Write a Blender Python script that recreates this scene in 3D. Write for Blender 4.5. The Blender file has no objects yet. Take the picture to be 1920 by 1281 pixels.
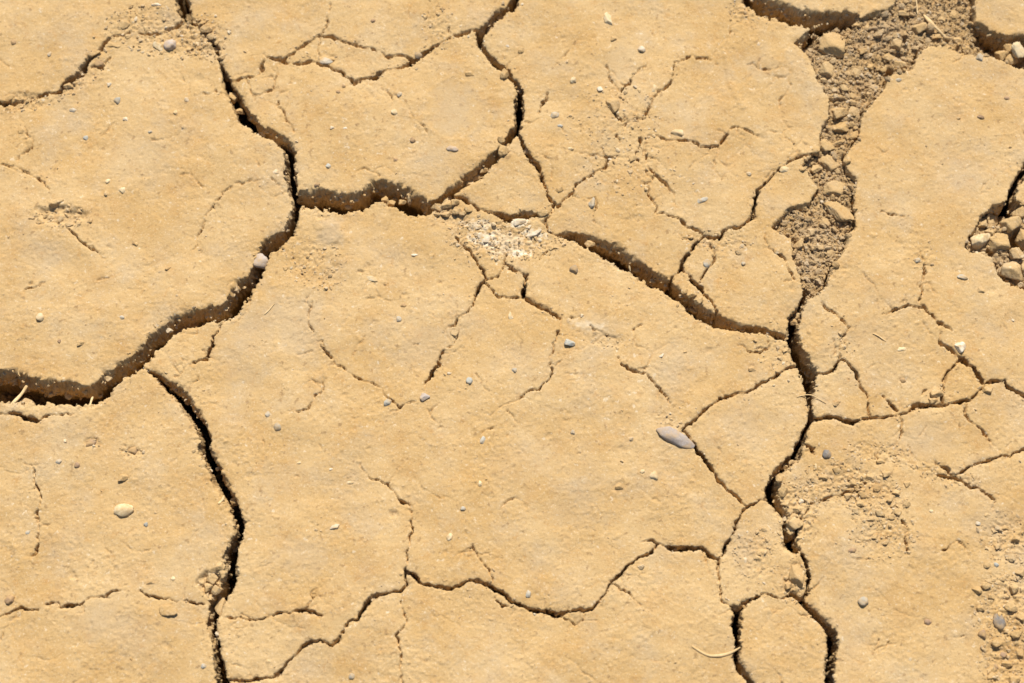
import bpy, bmesh, math, random
import numpy as np

R = math.radians
scene = bpy.context.scene

# ---------------------------------------------------------------- camera
LENS, TILT, DIST = 45.0, R(21.0), 1.5          # mm, from straight down, m to the point looked at
W0, H0 = 1920.0, 1281.0
FPX = W0 * LENS / 36.0
cam_d = bpy.data.cameras.new('camera')
cam_d.lens = LENS
cam_d.sensor_width = 36.0
cam_d.clip_start, cam_d.clip_end = 0.05, 500.0
cam_d.dof.use_dof = True
cam_d.dof.focus_distance = 1.49
cam_d.dof.aperture_fstop = 3.4
cam = bpy.data.objects.new('camera', cam_d)
scene.collection.objects.link(cam)
CAM = (0.0, -DIST * math.sin(TILT), DIST * math.cos(TILT))
cam.location = CAM
cam.rotation_euler = (TILT, 0, 0)
scene.camera = cam

# ---------------------------------------------------------------- sky, sun, exposure
SUN_ELEV, SUN_AZ = R(50), R(6)                  # azimuth from +Y (far side) towards +X
world = bpy.data.worlds.new('World')
scene.world = world
world.use_nodes = True
wn = world.node_tree.nodes
wn.clear()
sky = wn.new('ShaderNodeTexSky')
sky.sky_type = 'NISHITA'
sky.sun_disc = False
sky.sun_elevation = SUN_ELEV
sky.sun_rotation = SUN_AZ
bg = wn.new('ShaderNodeBackground')
bg.inputs['Strength'].default_value = 0.07
wo = wn.new('ShaderNodeOutputWorld')
world.node_tree.links.new(sky.outputs[0], bg.inputs[0])
world.node_tree.links.new(bg.outputs[0], wo.inputs[0])
sun_d = bpy.data.lights.new('sun', 'SUN')
sun_d.energy = 4.2
sun_d.angle = R(0.53)
sun_d.color = (1.0, 0.95, 0.87)
sun = bpy.data.objects.new('sun', sun_d)
scene.collection.objects.link(sun)
sun.location = (0.3, 2, 3)
sun.rotation_euler = (-(math.pi / 2 - SUN_ELEV), 0, -SUN_AZ)
scene.view_settings.view_transform = 'Standard'
scene.view_settings.look = 'None'
scene.view_settings.exposure = 0.57
scene.view_settings.gamma = 1.0
scene.view_settings.use_curve_mapping = False

# ---------------------------------------------------------------- helpers
rng = np.random.default_rng(7)
rnd = random.Random(11)


def px2world(u, v):
    """photo pixel -> point of the ground plane z = 0 (metres)"""
    u = np.asarray(u, float)
    v = np.asarray(v, float)
    a = (u - W0 / 2) / FPX
    b = -(v - H0 / 2) / FPX
    dy = math.sin(TILT) + b * math.cos(TILT)
    dz = -math.cos(TILT) + b * math.sin(TILT)
    t = -CAM[2] / dz
    return a * t, CAM[1] + dy * t


def perlin(x, y, seed=0):
    xi = np.floor(x).astype(np.int64)
    yi = np.floor(y).astype(np.int64)
    xf = (x - xi).astype(np.float32)
    yf = (y - yi).astype(np.float32)
    m = np.int64(0xFFFFFFFF)

    def grad(ix, iy, fx, fy):
        h = (ix * 374761393 + iy * 668265263 + seed * 974634777) & m
        h = ((h ^ (h >> 13)) * 1274126177) & m
        h = (h ^ (h >> 16)) & 255
        ang = h.astype(np.float32) * np.float32(2 * math.pi / 256)
        return np.cos(ang) * fx + np.sin(ang) * fy
    u = xf * xf * xf * (xf * (xf * 6 - 15) + 10)
    w = yf * yf * yf * (yf * (yf * 6 - 15) + 10)
    n00 = grad(xi, yi, xf, yf)
    n10 = grad(xi + 1, yi, xf - 1, yf)
    n01 = grad(xi, yi + 1, xf, yf - 1)
    n11 = grad(xi + 1, yi + 1, xf - 1, yf - 1)
    a = n00 + u * (n10 - n00)
    b = n01 + u * (n11 - n01)
    return (a + w * (b - a)) * 1.5


def smooth(e0, e1, x):
    t = np.clip((x - e0) / (e1 - e0), 0, 1)
    return t * t * (3 - 2 * t)


def link(name, me, mat=None, parent=None):
    o = bpy.data.objects.new(name, me)
    scene.collection.objects.link(o)
    if mat is not None and not me.materials:
        me.materials.append(mat)
    if parent is not None:
        o.parent = parent
    return o


def mesh_from_arrays(name, verts, faces, attrs=None):
    me = bpy.data.meshes.new(name)
    n, k = faces.shape
    me.vertices.add(len(verts))
    me.vertices.foreach_set('co', np.ascontiguousarray(verts, np.float32).ravel())
    me.loops.add(n * k)
    me.loops.foreach_set('vertex_index', np.ascontiguousarray(faces, np.int32).ravel())
    me.polygons.add(n)
    me.polygons.foreach_set('loop_start', np.arange(0, n * k, k, dtype=np.int32))
    me.polygons.foreach_set('loop_total', np.full(n, k, np.int32))
    me.polygons.foreach_set('use_smooth', np.ones(n, bool))
    if attrs:
        for an, arr in attrs.items():
            a = me.attributes.new(an, 'FLOAT', 'POINT')
            a.data.foreach_set('value', np.ascontiguousarray(arr, np.float32))
    me.update(calc_edges=True)
    return me


# ---------------------------------------------------------------- materials
def nodes_of(name):
    m = bpy.data.materials.new(name)
    m.use_nodes = True
    nt = m.node_tree
    return m, nt, nt.nodes, nt.links, nt.nodes['Principled BSDF']


def noise_node(nt, vec, scale, detail=6, rough=0.6, typ='FBM'):
    n = nt.nodes.new('ShaderNodeTexNoise')
    n.inputs['Scale'].default_value = scale
    n.inputs['Detail'].default_value = detail
    n.inputs['Roughness'].default_value = rough
    nt.links.new(vec, n.inputs['Vector'])
    return n.outputs['Fac']


def ramp_node(nt, fac, lo, hi, c0=(0, 0, 0, 1), c1=(1, 1, 1, 1)):
    if lo > hi:
        fac, lo, hi = math_node(nt, 'SUBTRACT', 1.0, fac), 1 - lo, 1 - hi
    r = nt.nodes.new('ShaderNodeValToRGB')
    r.color_ramp.elements[0].position = lo
    r.color_ramp.elements[1].position = hi
    r.color_ramp.elements[0].color = c0
    r.color_ramp.elements[1].color = c1
    nt.links.new(fac, r.inputs[0])
    return r.outputs[0]


def mix_node(nt, fac, a, b):
    m = nt.nodes.new('ShaderNodeMix')
    m.data_type = 'RGBA'
    for sock, val in ((m.inputs[0], fac), (m.inputs[6], a), (m.inputs[7], b)):
        if isinstance(val, (int, float)):
            sock.default_value = val
        elif isinstance(val, tuple):
            sock.default_value = val
        else:
            nt.links.new(val, sock)
    return m.outputs[2]


def math_node(nt, op, a, b=None):
    m = nt.nodes.new('ShaderNodeMath')
    m.operation = op
    for s, v in ((m.inputs[0], a), (m.inputs[1], b)):
        if v is None:
            continue
        if isinstance(v, (int, float)):
            s.default_value = v
        else:
            nt.links.new(v, s)
    return m.outputs[0]


OCHRE = (0.468, 0.296, 0.119, 1)
PALE = (0.540, 0.378, 0.188, 1)
RUST = (0.400, 0.205, 0.058, 1)
GREY = (0.425, 0.325, 0.205, 1)
CHALK = (0.780, 0.690, 0.520, 1)
BROWN = (0.245, 0.150, 0.068, 1)


def clay_material(name='dry_clay', bump=1.0, darken=1.0):
    m, nt, N, L, bsdf = nodes_of(name)
    geo = N.new('ShaderNodeNewGeometry')
    P = geo.outputs['Position']

    def attr(a):
        n = N.new('ShaderNodeAttribute')
        n.attribute_name = a
        return n.outputs['Fac']
    big = ramp_node(nt, noise_node(nt, P, 9.0, 7, 0.65), 0.40, 0.62)
    mid = ramp_node(nt, noise_node(nt, P, 34.0, 7, 0.65), 0.38, 0.68)
    film = ramp_node(nt, noise_node(nt, P, 15.0, 8, 0.7), 0.50, 0.74)
    rust = ramp_node(nt, noise_node(nt, P, 21.0, 6, 0.7), 0.50, 0.74)
    c = mix_node(nt, math_node(nt, 'MULTIPLY', big, 0.75), OCHRE, PALE)
    c = mix_node(nt, math_node(nt, 'MULTIPLY', rust, 0.42), c, RUST)
    c = mix_node(nt, math_node(nt, 'MULTIPLY', film, 0.75), c, GREY)
    c = mix_node(nt, math_node(nt, 'MULTIPLY', mid, 0.22), c, PALE)
    blot = noise_node(nt, P, 58.0, 5, 0.7)
    c = mix_node(nt, math_node(nt, 'MULTIPLY', ramp_node(nt, blot, 0.58, 0.70), 0.45), c, RUST)
    c = mix_node(nt, math_node(nt, 'MULTIPLY', ramp_node(nt, blot, 0.42, 0.30), 0.50), c, (0.60, 0.44, 0.25, 1))
    # grain: sand-sized pale and dark specks
    fine = noise_node(nt, P, 420.0, 4, 0.7)
    c = mix_node(nt, math_node(nt, 'MULTIPLY', ramp_node(nt, fine, 0.57, 0.70), 0.35), c, CHALK)
    c = mix_node(nt, math_node(nt, 'MULTIPLY', ramp_node(nt, fine, 0.43, 0.31), 0.45), c, BROWN)
    spots = noise_node(nt, P, 130.0, 3, 0.55)
    c = mix_node(nt, math_node(nt, 'MULTIPLY', ramp_node(nt, spots, 0.62, 0.71), 0.60), c, BROWN)
    c = mix_node(nt, math_node(nt, 'MULTIPLY', ramp_node(nt, spots, 0.34, 0.28), 0.35), c, CHALK)
    c = mix_node(nt, math_node(nt, 'MULTIPLY', attr('dust'), 0.75), c, GREY)
    c = mix_node(nt, math_node(nt, 'MULTIPLY', attr('chalk'), 0.9), c, CHALK)
    if darken != 1.0:
        c = mix_node(nt, 1.0 - darken, c, BROWN)
    L.new(c, bsdf.inputs['Base Color'])
    bsdf.inputs['Roughness'].default_value = 0.96
    bsdf.inputs['Specular IOR Level'].default_value = 0.15
    b1 = N.new('ShaderNodeBump')
    b1.inputs['Strength'].default_value = 0.8 * bump
    b1.inputs['Distance'].default_value = 0.0012
    L.new(noise_node(nt, P, 260.0, 7, 0.68), b1.inputs['Height'])
    b2 = N.new('ShaderNodeBump')
    b2.inputs['Strength'].default_value = 0.5 * bump
    b2.inputs['Distance'].default_value = 0.0006
    L.new(noise_node(nt, P, 900.0, 4, 0.7), b2.inputs['Height'])
    L.new(b1.outputs[0], b2.inputs['Normal'])
    L.new(b2.outputs[0], bsdf.inputs['Normal'])
    return m


def stone_material(name, c0, c1, c2, scale=160.0, rough=0.8):
    m, nt, N, L, bsdf = nodes_of(name)
    geo = N.new('ShaderNodeNewGeometry')
    P = geo.outputs['Position']
    oi = N.new('ShaderNodeObjectInfo')
    a = ramp_node(nt, noise_node(nt, P, scale, 5, 0.65), 0.35, 0.68)
    s = ramp_node(nt, noise_node(nt, P, scale * 3.5, 3, 0.7), 0.56, 0.72)
    c = mix_node(nt, a, c0, c1)
    c = mix_node(nt, math_node(nt, 'MULTIPLY', s, 0.5), c, c2)
    hv = N.new('ShaderNodeHueSaturation')
    L.new(c, hv.inputs['Color'])
    L.new(math_node(nt, 'ADD', math_node(nt, 'MULTIPLY', oi.outputs['Random'], 0.35), 0.82), hv.inputs['Value'])
    # dust settled on the stone, in blotches of its own
    d = ramp_node(nt, noise_node(nt, P, 75.0, 6, 0.7), 0.40, 0.62)
    c = mix_node(nt, math_node(nt, 'MULTIPLY', d, 0.75), hv.outputs[0], OCHRE)
    L.new(c, bsdf.inputs['Base Color'])
    bsdf.inputs['Roughness'].default_value = rough
    bsdf.inputs['Specular IOR Level'].default_value = 0.25
    b = N.new('ShaderNodeBump')
    b.inputs['Strength'].default_value = 0.45
    b.inputs['Distance'].default_value = 0.0008
    L.new(noise_node(nt, P, 420.0, 5, 0.65), b.inputs['Height'])
    L.new(b.outputs[0], bsdf.inputs['Normal'])
    return m


CLAY = clay_material()
CLODM = clay_material('clod_clay', 1.3, 0.93)
RUBBLE = clay_material('loose_soil', 1.5, 0.72)
MAT = {
    'blue': stone_material('blue_grey_stone', (0.31, 0.305, 0.26, 1), (0.43, 0.42, 0.36, 1), (0.55, 0.51, 0.42, 1)),
    'grey': stone_material('grey_stone', (0.34, 0.28, 0.235, 1), (0.45, 0.38, 0.32, 1), (0.62, 0.57, 0.50, 1)),
    'dark': stone_material('dark_grey_stone', (0.15, 0.135, 0.12, 1), (0.25, 0.225, 0.20, 1), (0.4, 0.35, 0.28, 1)),
    'white': stone_material('white_stone', (0.58, 0.48, 0.34, 1), (0.70, 0.62, 0.48, 1), (0.55, 0.43, 0.28, 1)),
    'cream': stone_material('cream_stone', (0.60, 0.46, 0.26, 1), (0.70, 0.57, 0.36, 1), (0.80, 0.72, 0.55, 1)),
    'tan': stone_material('tan_clod', (0.43, 0.275, 0.12, 1), (0.50, 0.345, 0.175, 1), (0.62, 0.48, 0.30, 1)),
    'brown': stone_material('brown_stone', (0.23, 0.145, 0.085, 1), (0.32, 0.21, 0.13, 1), (0.42, 0.30, 0.2, 1)),
    'straw': stone_material('dry_straw', (0.62, 0.44, 0.22, 1), (0.72, 0.54, 0.30, 1), (0.5, 0.33, 0.15, 1), 90.0),
}

# ---------------------------------------------------------------- traced cracks (photo pixels: x,y,width)
# MAJOR cracks divide the soil into plates
MAJOR = """
330,-200,18 335,-60,22 340,-5,24 345,17,26 350,34,18 362,44,7 378,52,7 392,70,5 405,91,12 407,104,6 409,120,6 422,144,14 433,172,20 450,203,22 474,237,24 492,250,20 515,257,15 535,271,20 544,292,20 544,326,19 551,357,20 560,378,22
560,378,22 566,374,34 605,373,38 640,383,36 680,377,30 712,356,36 740,367,40 775,384,38 798,391,24 815,382,16 831,369,10 865,347,16 892,326,24 913,309,20 940,285,14 951,268,14 961,245,15 966,245,13 973,223,14 976,192,18 974,172,14 961,151,9 950,132,10 937,127,12 913,103,12 896,86,11 899,65,18 913,52,14 934,31,16 958,14,14 968,-5,16 985,-80,16 1000,-180,18
978,262,6 991,288,12 1007,316,10 1014,338,8 1026,350,7 1027,364,5 1040,381,5 1033,395,6 1012,402,9 985,402,12 954,410,12 927,403,6 906,396,5 882,381,7 868,372,10 844,370,8
966,247,9 978,262,6
560,378,22 553,400,17 547,422,20 541,437,20 520,450,24 499,464,26 489,487,22 479,515,24 452,548,34 428,582,30 380,593,30 330,608,26 300,634,30 275,662,28 252,684,28 218,705,30 175,742,34 137,738,38 80,735,44 30,728,48 -5,722,56 -120,710,46 -250,690,40 -600,760,30
268,690,8 299,705,11 312,719,20 333,739,24 357,767,26 373,794,24 385,822,21 383,850,18 398,875,22 415,906,26 433,941,25 446,978,23 446,1002,17 434,1037,24 433,1078,22 424,1105,22 402,1133,24 395,1171,16 405,1198,14 409,1229,16 414,1263,22 416,1290,24 440,1500,24 380,1900,24
414,1272,10 440,1276,9 470,1274,9 504,1270,9 521,1263,10 539,1243,6 559,1224,9 576,1208,8 597,1202,8 621,1210,6 635,1202,8 645,1178,7 657,1164,7 669,1166,9 683,1143,13 700,1119,11 731,1111,8 752,1109,9 762,1099,8 758,1088,6 762,1068,8 772,1075,9 789,1092,8 810,1097,8 848,1104,8 875,1095,10 896,1090,10 923,1102,10 947,1116,6 958,1128,10 978,1133,8 1002,1143,12 1022,1142,6 1043,1150,13 1057,1152,7 1070,1147,6 1095,1147,6 1112,1140,6 1132,1116,6 1143,1095,7 1163,1081,9 1174,1064,5 1201,1044,5 1222,1037,6 1237,1021,7 1259,1028,10 1297,1029,10 1314,1028,9 1328,1040,6 1345,1050,7
1345,1050,7 1356,1037,7 1366,1016,8 1380,989,6 1390,968,5 1400,951,6 1375,927,6 1352,906,7 1338,889,7 1321,862,7 1304,841,7 1297,829,7 1283,808,6 1290,798,5 1299,796,7 1314,777,7 1335,757,6 1352,745,10 1373,743,6 1400,734,7 1431,715,8 1454,703,7 1468,691,6 1492,688,5
1345,1050,7 1347,1074,7 1352,1102,6 1356,1129,6 1373,1138,9 1383,1150,15 1380,1174,17 1381,1198,15 1383,1219,13 1380,1236,15 1390,1260,17 1404,1274,14 1412,1290,14 1400,1340,16 1380,1500,18 1450,1900,18
1400,951,6 1419,942,5 1440,934,5
1383,1148,12 1400,1131,10 1430,1115,6 1454,1119,5 1471,1122,5 1487,1110,7
1033,397,4 1026,418,4 1030,430,4 1045,438,7 1070,440,15 1110,455,24 1148,473,30 1186,496,28 1224,524,30 1258,542,24 1284,563,20 1308,583,26 1345,604,28 1375,614,17 1400,615,14 1421,617,14 1444,623,12 1470,631,12 1484,630,12
1512,545,8 1499,578,14 1489,602,20 1484,626,18 1492,650,26 1504,677,28 1520,705,30 1520,732,15 1518,757,12 1520,784,12 1511,805,11 1504,825,15 1492,856,15 1475,872,18 1456,886,13 1449,913,22 1447,937,22 1465,958,14 1475,965,10 1471,992,9 1482,1020,24 1490,1032,12 1499,1030,8 1509,1054,9 1518,1078,11 1513,1112,9 1502,1129,14 1520,1147,16 1544,1167,16 1559,1188,18 1562,1215,20 1557,1246,20 1556,1277,20 1552,1400,20 1700,1650,24 1650,1900,24
1485,1109,8 1502,1129,14
1482,1020,20 1499,992,7 1505,965,5 1523,944,5
1504,825,8 1530,848,6
1520,784,8 1547,781,9 1571,786,10 1599,793,10 1612,784,7 1633,782,7 1660,781,5 1684,777,7 1702,774,7 1719,760,13 1746,762,8 1763,760,6 1791,753,10 1815,753,10 1829,741,7 1846,727,7 1839,712,11 1825,691,8 1798,667,8 1781,657,6 1763,640,5
1842,718,9 1866,712,7 1884,712,8 1887,726,11 1908,739,10 1920,741,10 1990,745,12 2300,700,18 2700,800,18
1798,670,5 1780,700,5 1765,735,6 1768,757,6
1657,743,7 1671,757,8 1684,770,8
1578,672,6 1564,695,8 1540,702,7 1522,705,7
1540,564,4 1547,576,4 1564,585,4 1585,609,5 1592,619,4 1575,640,3 1578,672,5 1592,684,7 1602,695,7 1616,719,5 1626,736,5 1628,757,4 1632,782,5
1502,292,8 1480,305,7 1458,323,7 1440,340,6 1422,357,7 1416,371,10 1412,409,9 1397,419,7 1383,428,7 1357,430,6 1349,446,8 1318,441,6 1301,461,9 1283,489,9 1277,502,8 1256,525,7
1280,501,7 1297,523,7 1313,538,10 1321,550,9 1335,561,5 1345,590,5
1540,288,8 1520,288,7 1502,292,8
1395,-60,22 1405,-5,26 1430,15,30 1460,22,34 1500,33,30 1540,33,24 1570,32,20 1605,32,16
1330,-130,20 1380,-500,20
1330,-130,20 1395,-60,22
-20,188,12 0,192,9 24,192,6 58,185,7 110,172,9 127,151,11 155,134,13 165,113,11 185,93,9 213,65,6 240,60,4 290,62,4 330,50,6 348,36,8
-20,188,12 -200,230,14 -500,180,14 -900,200,14
497,104,5 501,112,6 528,114,6 549,98,5 573,84,6 597,65,5 635,72,5 669,86,5 710,93,4 731,103,6 762,106,5 778,113,10
422,150,5 443,154,5 464,151,5 480,143,5 501,112,6
528,116,5 566,120,6 587,118,5 618,127,7 638,134,7 655,148,6 666,160,5 683,149,6 704,144,7 724,129,7 741,127,5 762,124,6 778,113,10 793,100,9 807,89,5 831,82,5 851,69,5 875,62,7 897,60,9
1895,374,14 1905,350,16 1920,319,16 1960,260,18 2150,180,20
882,472,6 899,499,7 913,523,6 901,530,6 889,554,7
855,444,5 882,472,6
913,523,6 934,513,5 946,492,7 949,478,6
949,495,7 967,508,6 988,513,7 981,533,8 978,556,9 998,568,9 1019,581,9 1053,599,6
1940,105,24 2200,160,30 2700,90,30
1760,-40,60 1800,-300,50 1750,-700,40
-250,690,20 -330,1100,20 -200,1400,20 440,1490,20
-200,230,14 -260,-100,16 330,-200,18 700,-260,18 1000,-180,18 1330,-130,18
1000,-180,18 930,-600,18
330,-200,18 400,-700,20
1800,-300,20 2200,-200,20 2200,160,20 2150,450,20 2300,700,20 2250,1100,20 2050,1400,20 1700,1650,20
440,1490,20 900,1560,20 1390,1500,20
"""
# MINOR cracks are grooves in a plate
MINOR = """
172,127,10 192,127,9 204,106,7
341,12,24 352,22,22
27,275,4 65,254,3
0,311,3 26,311,4 38,292,4 55,275,3 63,258,3
26,311,4 65,330,3 86,347,4 93,355,3
337,330,2 364,333,3 381,350,3
494,338,2 436,345,3 412,367,3 388,405,4 378,433,4 371,441,4 361,468,3
185,247,2 206,233,3
285,264,3 333,257,3
381,179,4 405,172,4 425,176,4
597,65,5 614,45,4 619,21,3 618,-10,2
820,-8,6 820,14,6
841,52,6 851,69,5
704,158,5 731,179,4 738,203,2
772,216,4 793,237,4 803,254,2
521,118,5 520,144,5 511,172,5 477,179,4
464,151,4 470,175,4 480,190,3
521,192,5 532,209,4 535,220,4 552,251,3
679,319,4 710,331,6
511,337,4 539,364,6
1345,117,6 1325,110,5 1290,110,5 1266,120,6 1263,137,4 1256,158,5 1246,168,4 1225,182,4 1215,209,5 1204,227,5 1180,228,5 1167,216,4
1160,179,6 1163,168,5 1187,148,5 1215,120,2
1160,168,4 1143,144,4 1143,130,5 1136,106,2
1139,196,6 1153,216,6 1177,227,6 1170,244,5
1155,254,8 1163,271,7
1199,258,6 1203,271,5 1194,288,6
1218,254,4 1242,258,6 1263,263,6 1287,266,6 1311,275,4 1345,280,5 1362,254,5 1376,239,4 1400,244,4 1431,258,5
1345,280,4 1338,309,4 1349,337,2
1211,268,2 1215,316,4 1242,340,5 1263,364,5 1266,381,6
1198,333,2 1215,354,4 1232,388,4 1228,400,4 1256,405,4 1280,416,7 1318,441,5
1045,386,6 1077,361,5 1081,343,5 1101,333,4 1136,312,5 1143,295,5 1077,288,2
1077,367,3 1119,371,4 1117,395,4 1112,412,3 1125,427,3
1143,295,4 1174,294,4 1194,299,5 1215,330,3
1024,175,4 1017,192,7 1005,213,4
985,227,4 1009,225,4
1053,240,4 1066,254,2
1077,79,3 1060,103,3 1040,125,3
1239,52,2 1237,79,3
1366,17,4 1366,51,5 1366,100,4
1400,122,3 1431,132,4 1461,127,3
1482,120,4 1482,161,2 1461,189,4 1468,227,2
1437,244,2 1468,247,3 1499,289,4
1311,530,6 1319,513,6 1335,496,5 1342,471,4 1328,458,3 1307,458,4
906,528,6 916,537,6 930,552,5 958,557,5 978,556,6
870,590,6 855,609,5 834,616,3
889,554,7 885,571,6 870,590,7
865,612,2 855,636,3 834,650,5 824,667,6 822,684,6 803,715,7 794,736,5
1053,599,5 1053,616,3 1040,647,4 1031,674,5 1034,705,4 1012,732,5 991,736,4 961,755,4
587,568,4 576,602,4 587,633,3 611,660,3 628,684,4 676,712,4 703,722,3 727,746,4 745,765,4 779,755,3
607,705,4 604,729,5 573,770,4 539,770,2
800,767,2 827,801,3 813,832,2
556,664,2 587,659,3
690,561,3 734,564,2
559,489,3 570,523,3
1156,671,6 1180,695,6 1211,700,5 1228,715,5 1259,753,4
1187,619,3 1204,609,3
1057,599,3 1091,595,4
1104,612,4 1136,626,4 1160,640,3
1383,647,4 1414,662,5 1438,657,4 1440,640,4
950,770,3 974,794,3
1026,472,6 1012,482,5
124,427,6 141,441,6 168,465,5 196,485,4
41,550,3 55,538,5 89,528,5
425,597,6 419,605,6 402,633,6 391,660,8 388,674,6 361,681,5 330,705,5
371,708,4 354,732,5
316,629,4 371,626,3
-30,770,8 0,775,9 27,775,10 48,787,10 72,793,10 103,781,5 137,777,4
-30,1170,4 0,1157,5 27,1143,6 72,1140,6
86,1131,7 113,1138,6 158,1131,6 172,1123,6 206,1112,6 240,1099,4
0,1198,4 17,1164,4
264,1109,5 278,1119,6 309,1126,4 343,1126,4 367,1133,5 388,1129,5
48,865,4 65,882,6 67,903,5 74,934,5 69,965,6 72,989,4 69,1023,5 55,1061,3
62,875,3 89,874,2
209,1033,4 209,1064,2
422,1160,4 470,1162,5 525,1153,6 570,1143,6 597,1153,6 610,1152,4
573,1143,4 583,1116,3 614,1095,2
752,1112,5 755,1150,6 762,1171,5 748,1184,5 746,1212,5 753,1236,5 755,1290,4
762,1070,6 765,1054,6 769,1026,6 769,978,4 772,961,5 762,944,5 745,934,4 728,910,5 700,898,4 679,882,4 673,848,2
875,996,2 892,1033,4 916,1071,4 927,1092,5
930,1118,4 930,1126,4 940,1136,5 954,1136,5
947,941,2 927,992,2
1201,1016,3 1222,1013,5 1240,1022,5
1146,1093,6 1180,1116,5 1201,1133,3
1177,1088,4 1208,1075,4
1057,1160,4 1077,1174,6 1095,1167,6 1095,1147,5
1115,1236,2 1115,1290,2
1533,941,4 1554,930,4 1588,922,5 1609,923,6 1626,908,7
1688,978,6 1700,992,6 1695,1016,8 1702,1037,7
1739,893,6 1787,896,7 1808,903,7 1849,925,7 1863,937,4
1787,895,6 1818,875,6 1866,860,7 1901,848,6 1960,840,4
1750,865,6 1777,882,6 1787,895,5
1750,1037,3 1774,1030,4 1794,1016,4 1812,1034,3
1599,1047,5 1633,1049,3
1640,851,7 1647,865,6
1640,1140,2 1729,1157,2
1863,941,3 1863,965,3
1691,780,5 1691,787,7 1691,815,6 1684,839,6
1811,755,4 1811,781,5 1822,794,6 1842,811,5 1863,832,4 1880,849,3
1731,475,3 1734,513,5 1727,540,4 1722,561,3 1728,576,4
1784,619,5 1763,607,6 1750,595,9 1729,578,6 1702,573,6 1674,581,5 1654,592,4
1763,640,4 1762,607,3
1561,636,4 1568,657,4 1578,672,4
1620,515,3 1643,545,3
1435,438,4 1441,465,6 1465,483,6 1482,510,5 1495,530,5
1502,525,3 1470,532,3
1655,395,4 1680,402,3 1697,405,3
1858,338,3 1842,345,4 1838,365,3
1870,505,6 1880,520,7 1901,533,6 1930,540,6
1640,268,2 1664,296,3
1615,1200,2 1650,1215,2
1500,745,2 1512,750,2
"""


def parse(txt):
    out = []
    for ln in txt.strip().splitlines():
        out.append([tuple(float(q) for q in p.split(',')) for p in ln.split()])
    return out


MAJ, MIN = parse(MAJOR), parse(MINOR)
MAJ = [[(x, y, w * (1.6 if (x < -60 or x > 1980 or y < -60 or y > 1340) else 1)) for x, y, w in ln] for ln in MAJ]


def jag(ln, r, amp):
    # break long segments into short angular ones
    out = [ln[0]]
    for a, b in zip(ln[:-1], ln[1:]):
        L = math.hypot(b[0] - a[0], b[1] - a[1])
        n = max(1, int(L / 9))
        for i in range(1, n + 1):
            t = i / n
            o = r.gauss(0, amp) if i < n else 0
            nx, ny = -(b[1] - a[1]) / (L + 1e-6), (b[0] - a[0]) / (L + 1e-6)
            out.append((a[0] + t * (b[0] - a[0]) + nx * o, a[1] + t * (b[1] - a[1]) + ny * o,
                        max(0.8, (a[2] + t * (b[2] - a[2])) * (1 + (r.uniform(-.35, .25) if i < n else 0)))))
    return out


_r = random.Random(4)
MIN = [jag([(ln[0][0], ln[0][1], ln[0][2] * .7)] + ln[1:-1] + [(ln[-1][0], ln[-1][1], ln[-1][2] * .55)], _r, 1.5) for ln in MIN]
# hair cracks too fine to trace: short side branches that die out in the plate
HAIR = []
_pts = [p for ln in MIN + MAJ for p in ln if -100 < p[0] < 2020 and -100 < p[1] < 1380]
for _i in range(330):
    if _i % 3:
        x, y, w = _r.choice(_pts)
    else:
        x, y = _r.uniform(-60, 1980), _r.uniform(-60, 1340)
    a = _r.uniform(0, 6.28)
    ln, w = [], _r.uniform(1.2, 2.6)
    n = _r.randint(3, 9)
    for k in range(n):
        ln.append((x, y, max(0.7, w * (1 - k / n))))
        a += _r.gauss(0, .5)
        st = _r.uniform(8, 17)
        x, y = x + math.cos(a) * st, y + math.sin(a) * st
    HAIR.append(jag(ln, _r, 1.2))

RUBBLE_ZONE = [(1700, -60), (1681, 0), (1667, 17), (1626, 27), (1600, 40), (1560, 43), (1520, 51), (1487, 79), (1513, 100), (1523, 120),
               (1533, 151), (1554, 179), (1557, 213), (1547, 233), (1537, 251), (1536, 283), (1512, 296), (1505, 315), (1523, 335),
               (1533, 355), (1520, 380), (1482, 385), (1462, 405), (1445, 425), (1460, 438), (1484, 447), (1487, 482), (1497, 510),
               (1503, 545), (1515, 560), (1530, 557), (1550, 537), (1564, 499), (1585, 465), (1592, 437), (1605, 429), (1602, 378),
               (1609, 338), (1588, 320), (1582, 290), (1612, 261), (1612, 240), (1619, 213), (1640, 189), (1657, 165), (1667, 141),
               (1705, 134), (1722, 103), (1739, 89), (1763, 84), (1784, 93), (1798, 100), (1866, 106), (1900, 122), (1960, 132),
               (2010, 120), (1980, 80), (1920, 62), (1894, 65), (1870, 58), (1829, 41), (1825, 0), (1830, -60)]
PIT_ZONE = [(1884, 378), (1860, 388), (1836, 405), (1830, 426), (1813, 445), (1806, 462), (1820, 474), (1849, 469), (1864, 482), (1870, 502),
            (1880, 518), (1901, 531), (1930, 540), (1990, 520), (2010, 440), (1960, 390), (1920, 385), (1900, 372)]
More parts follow.
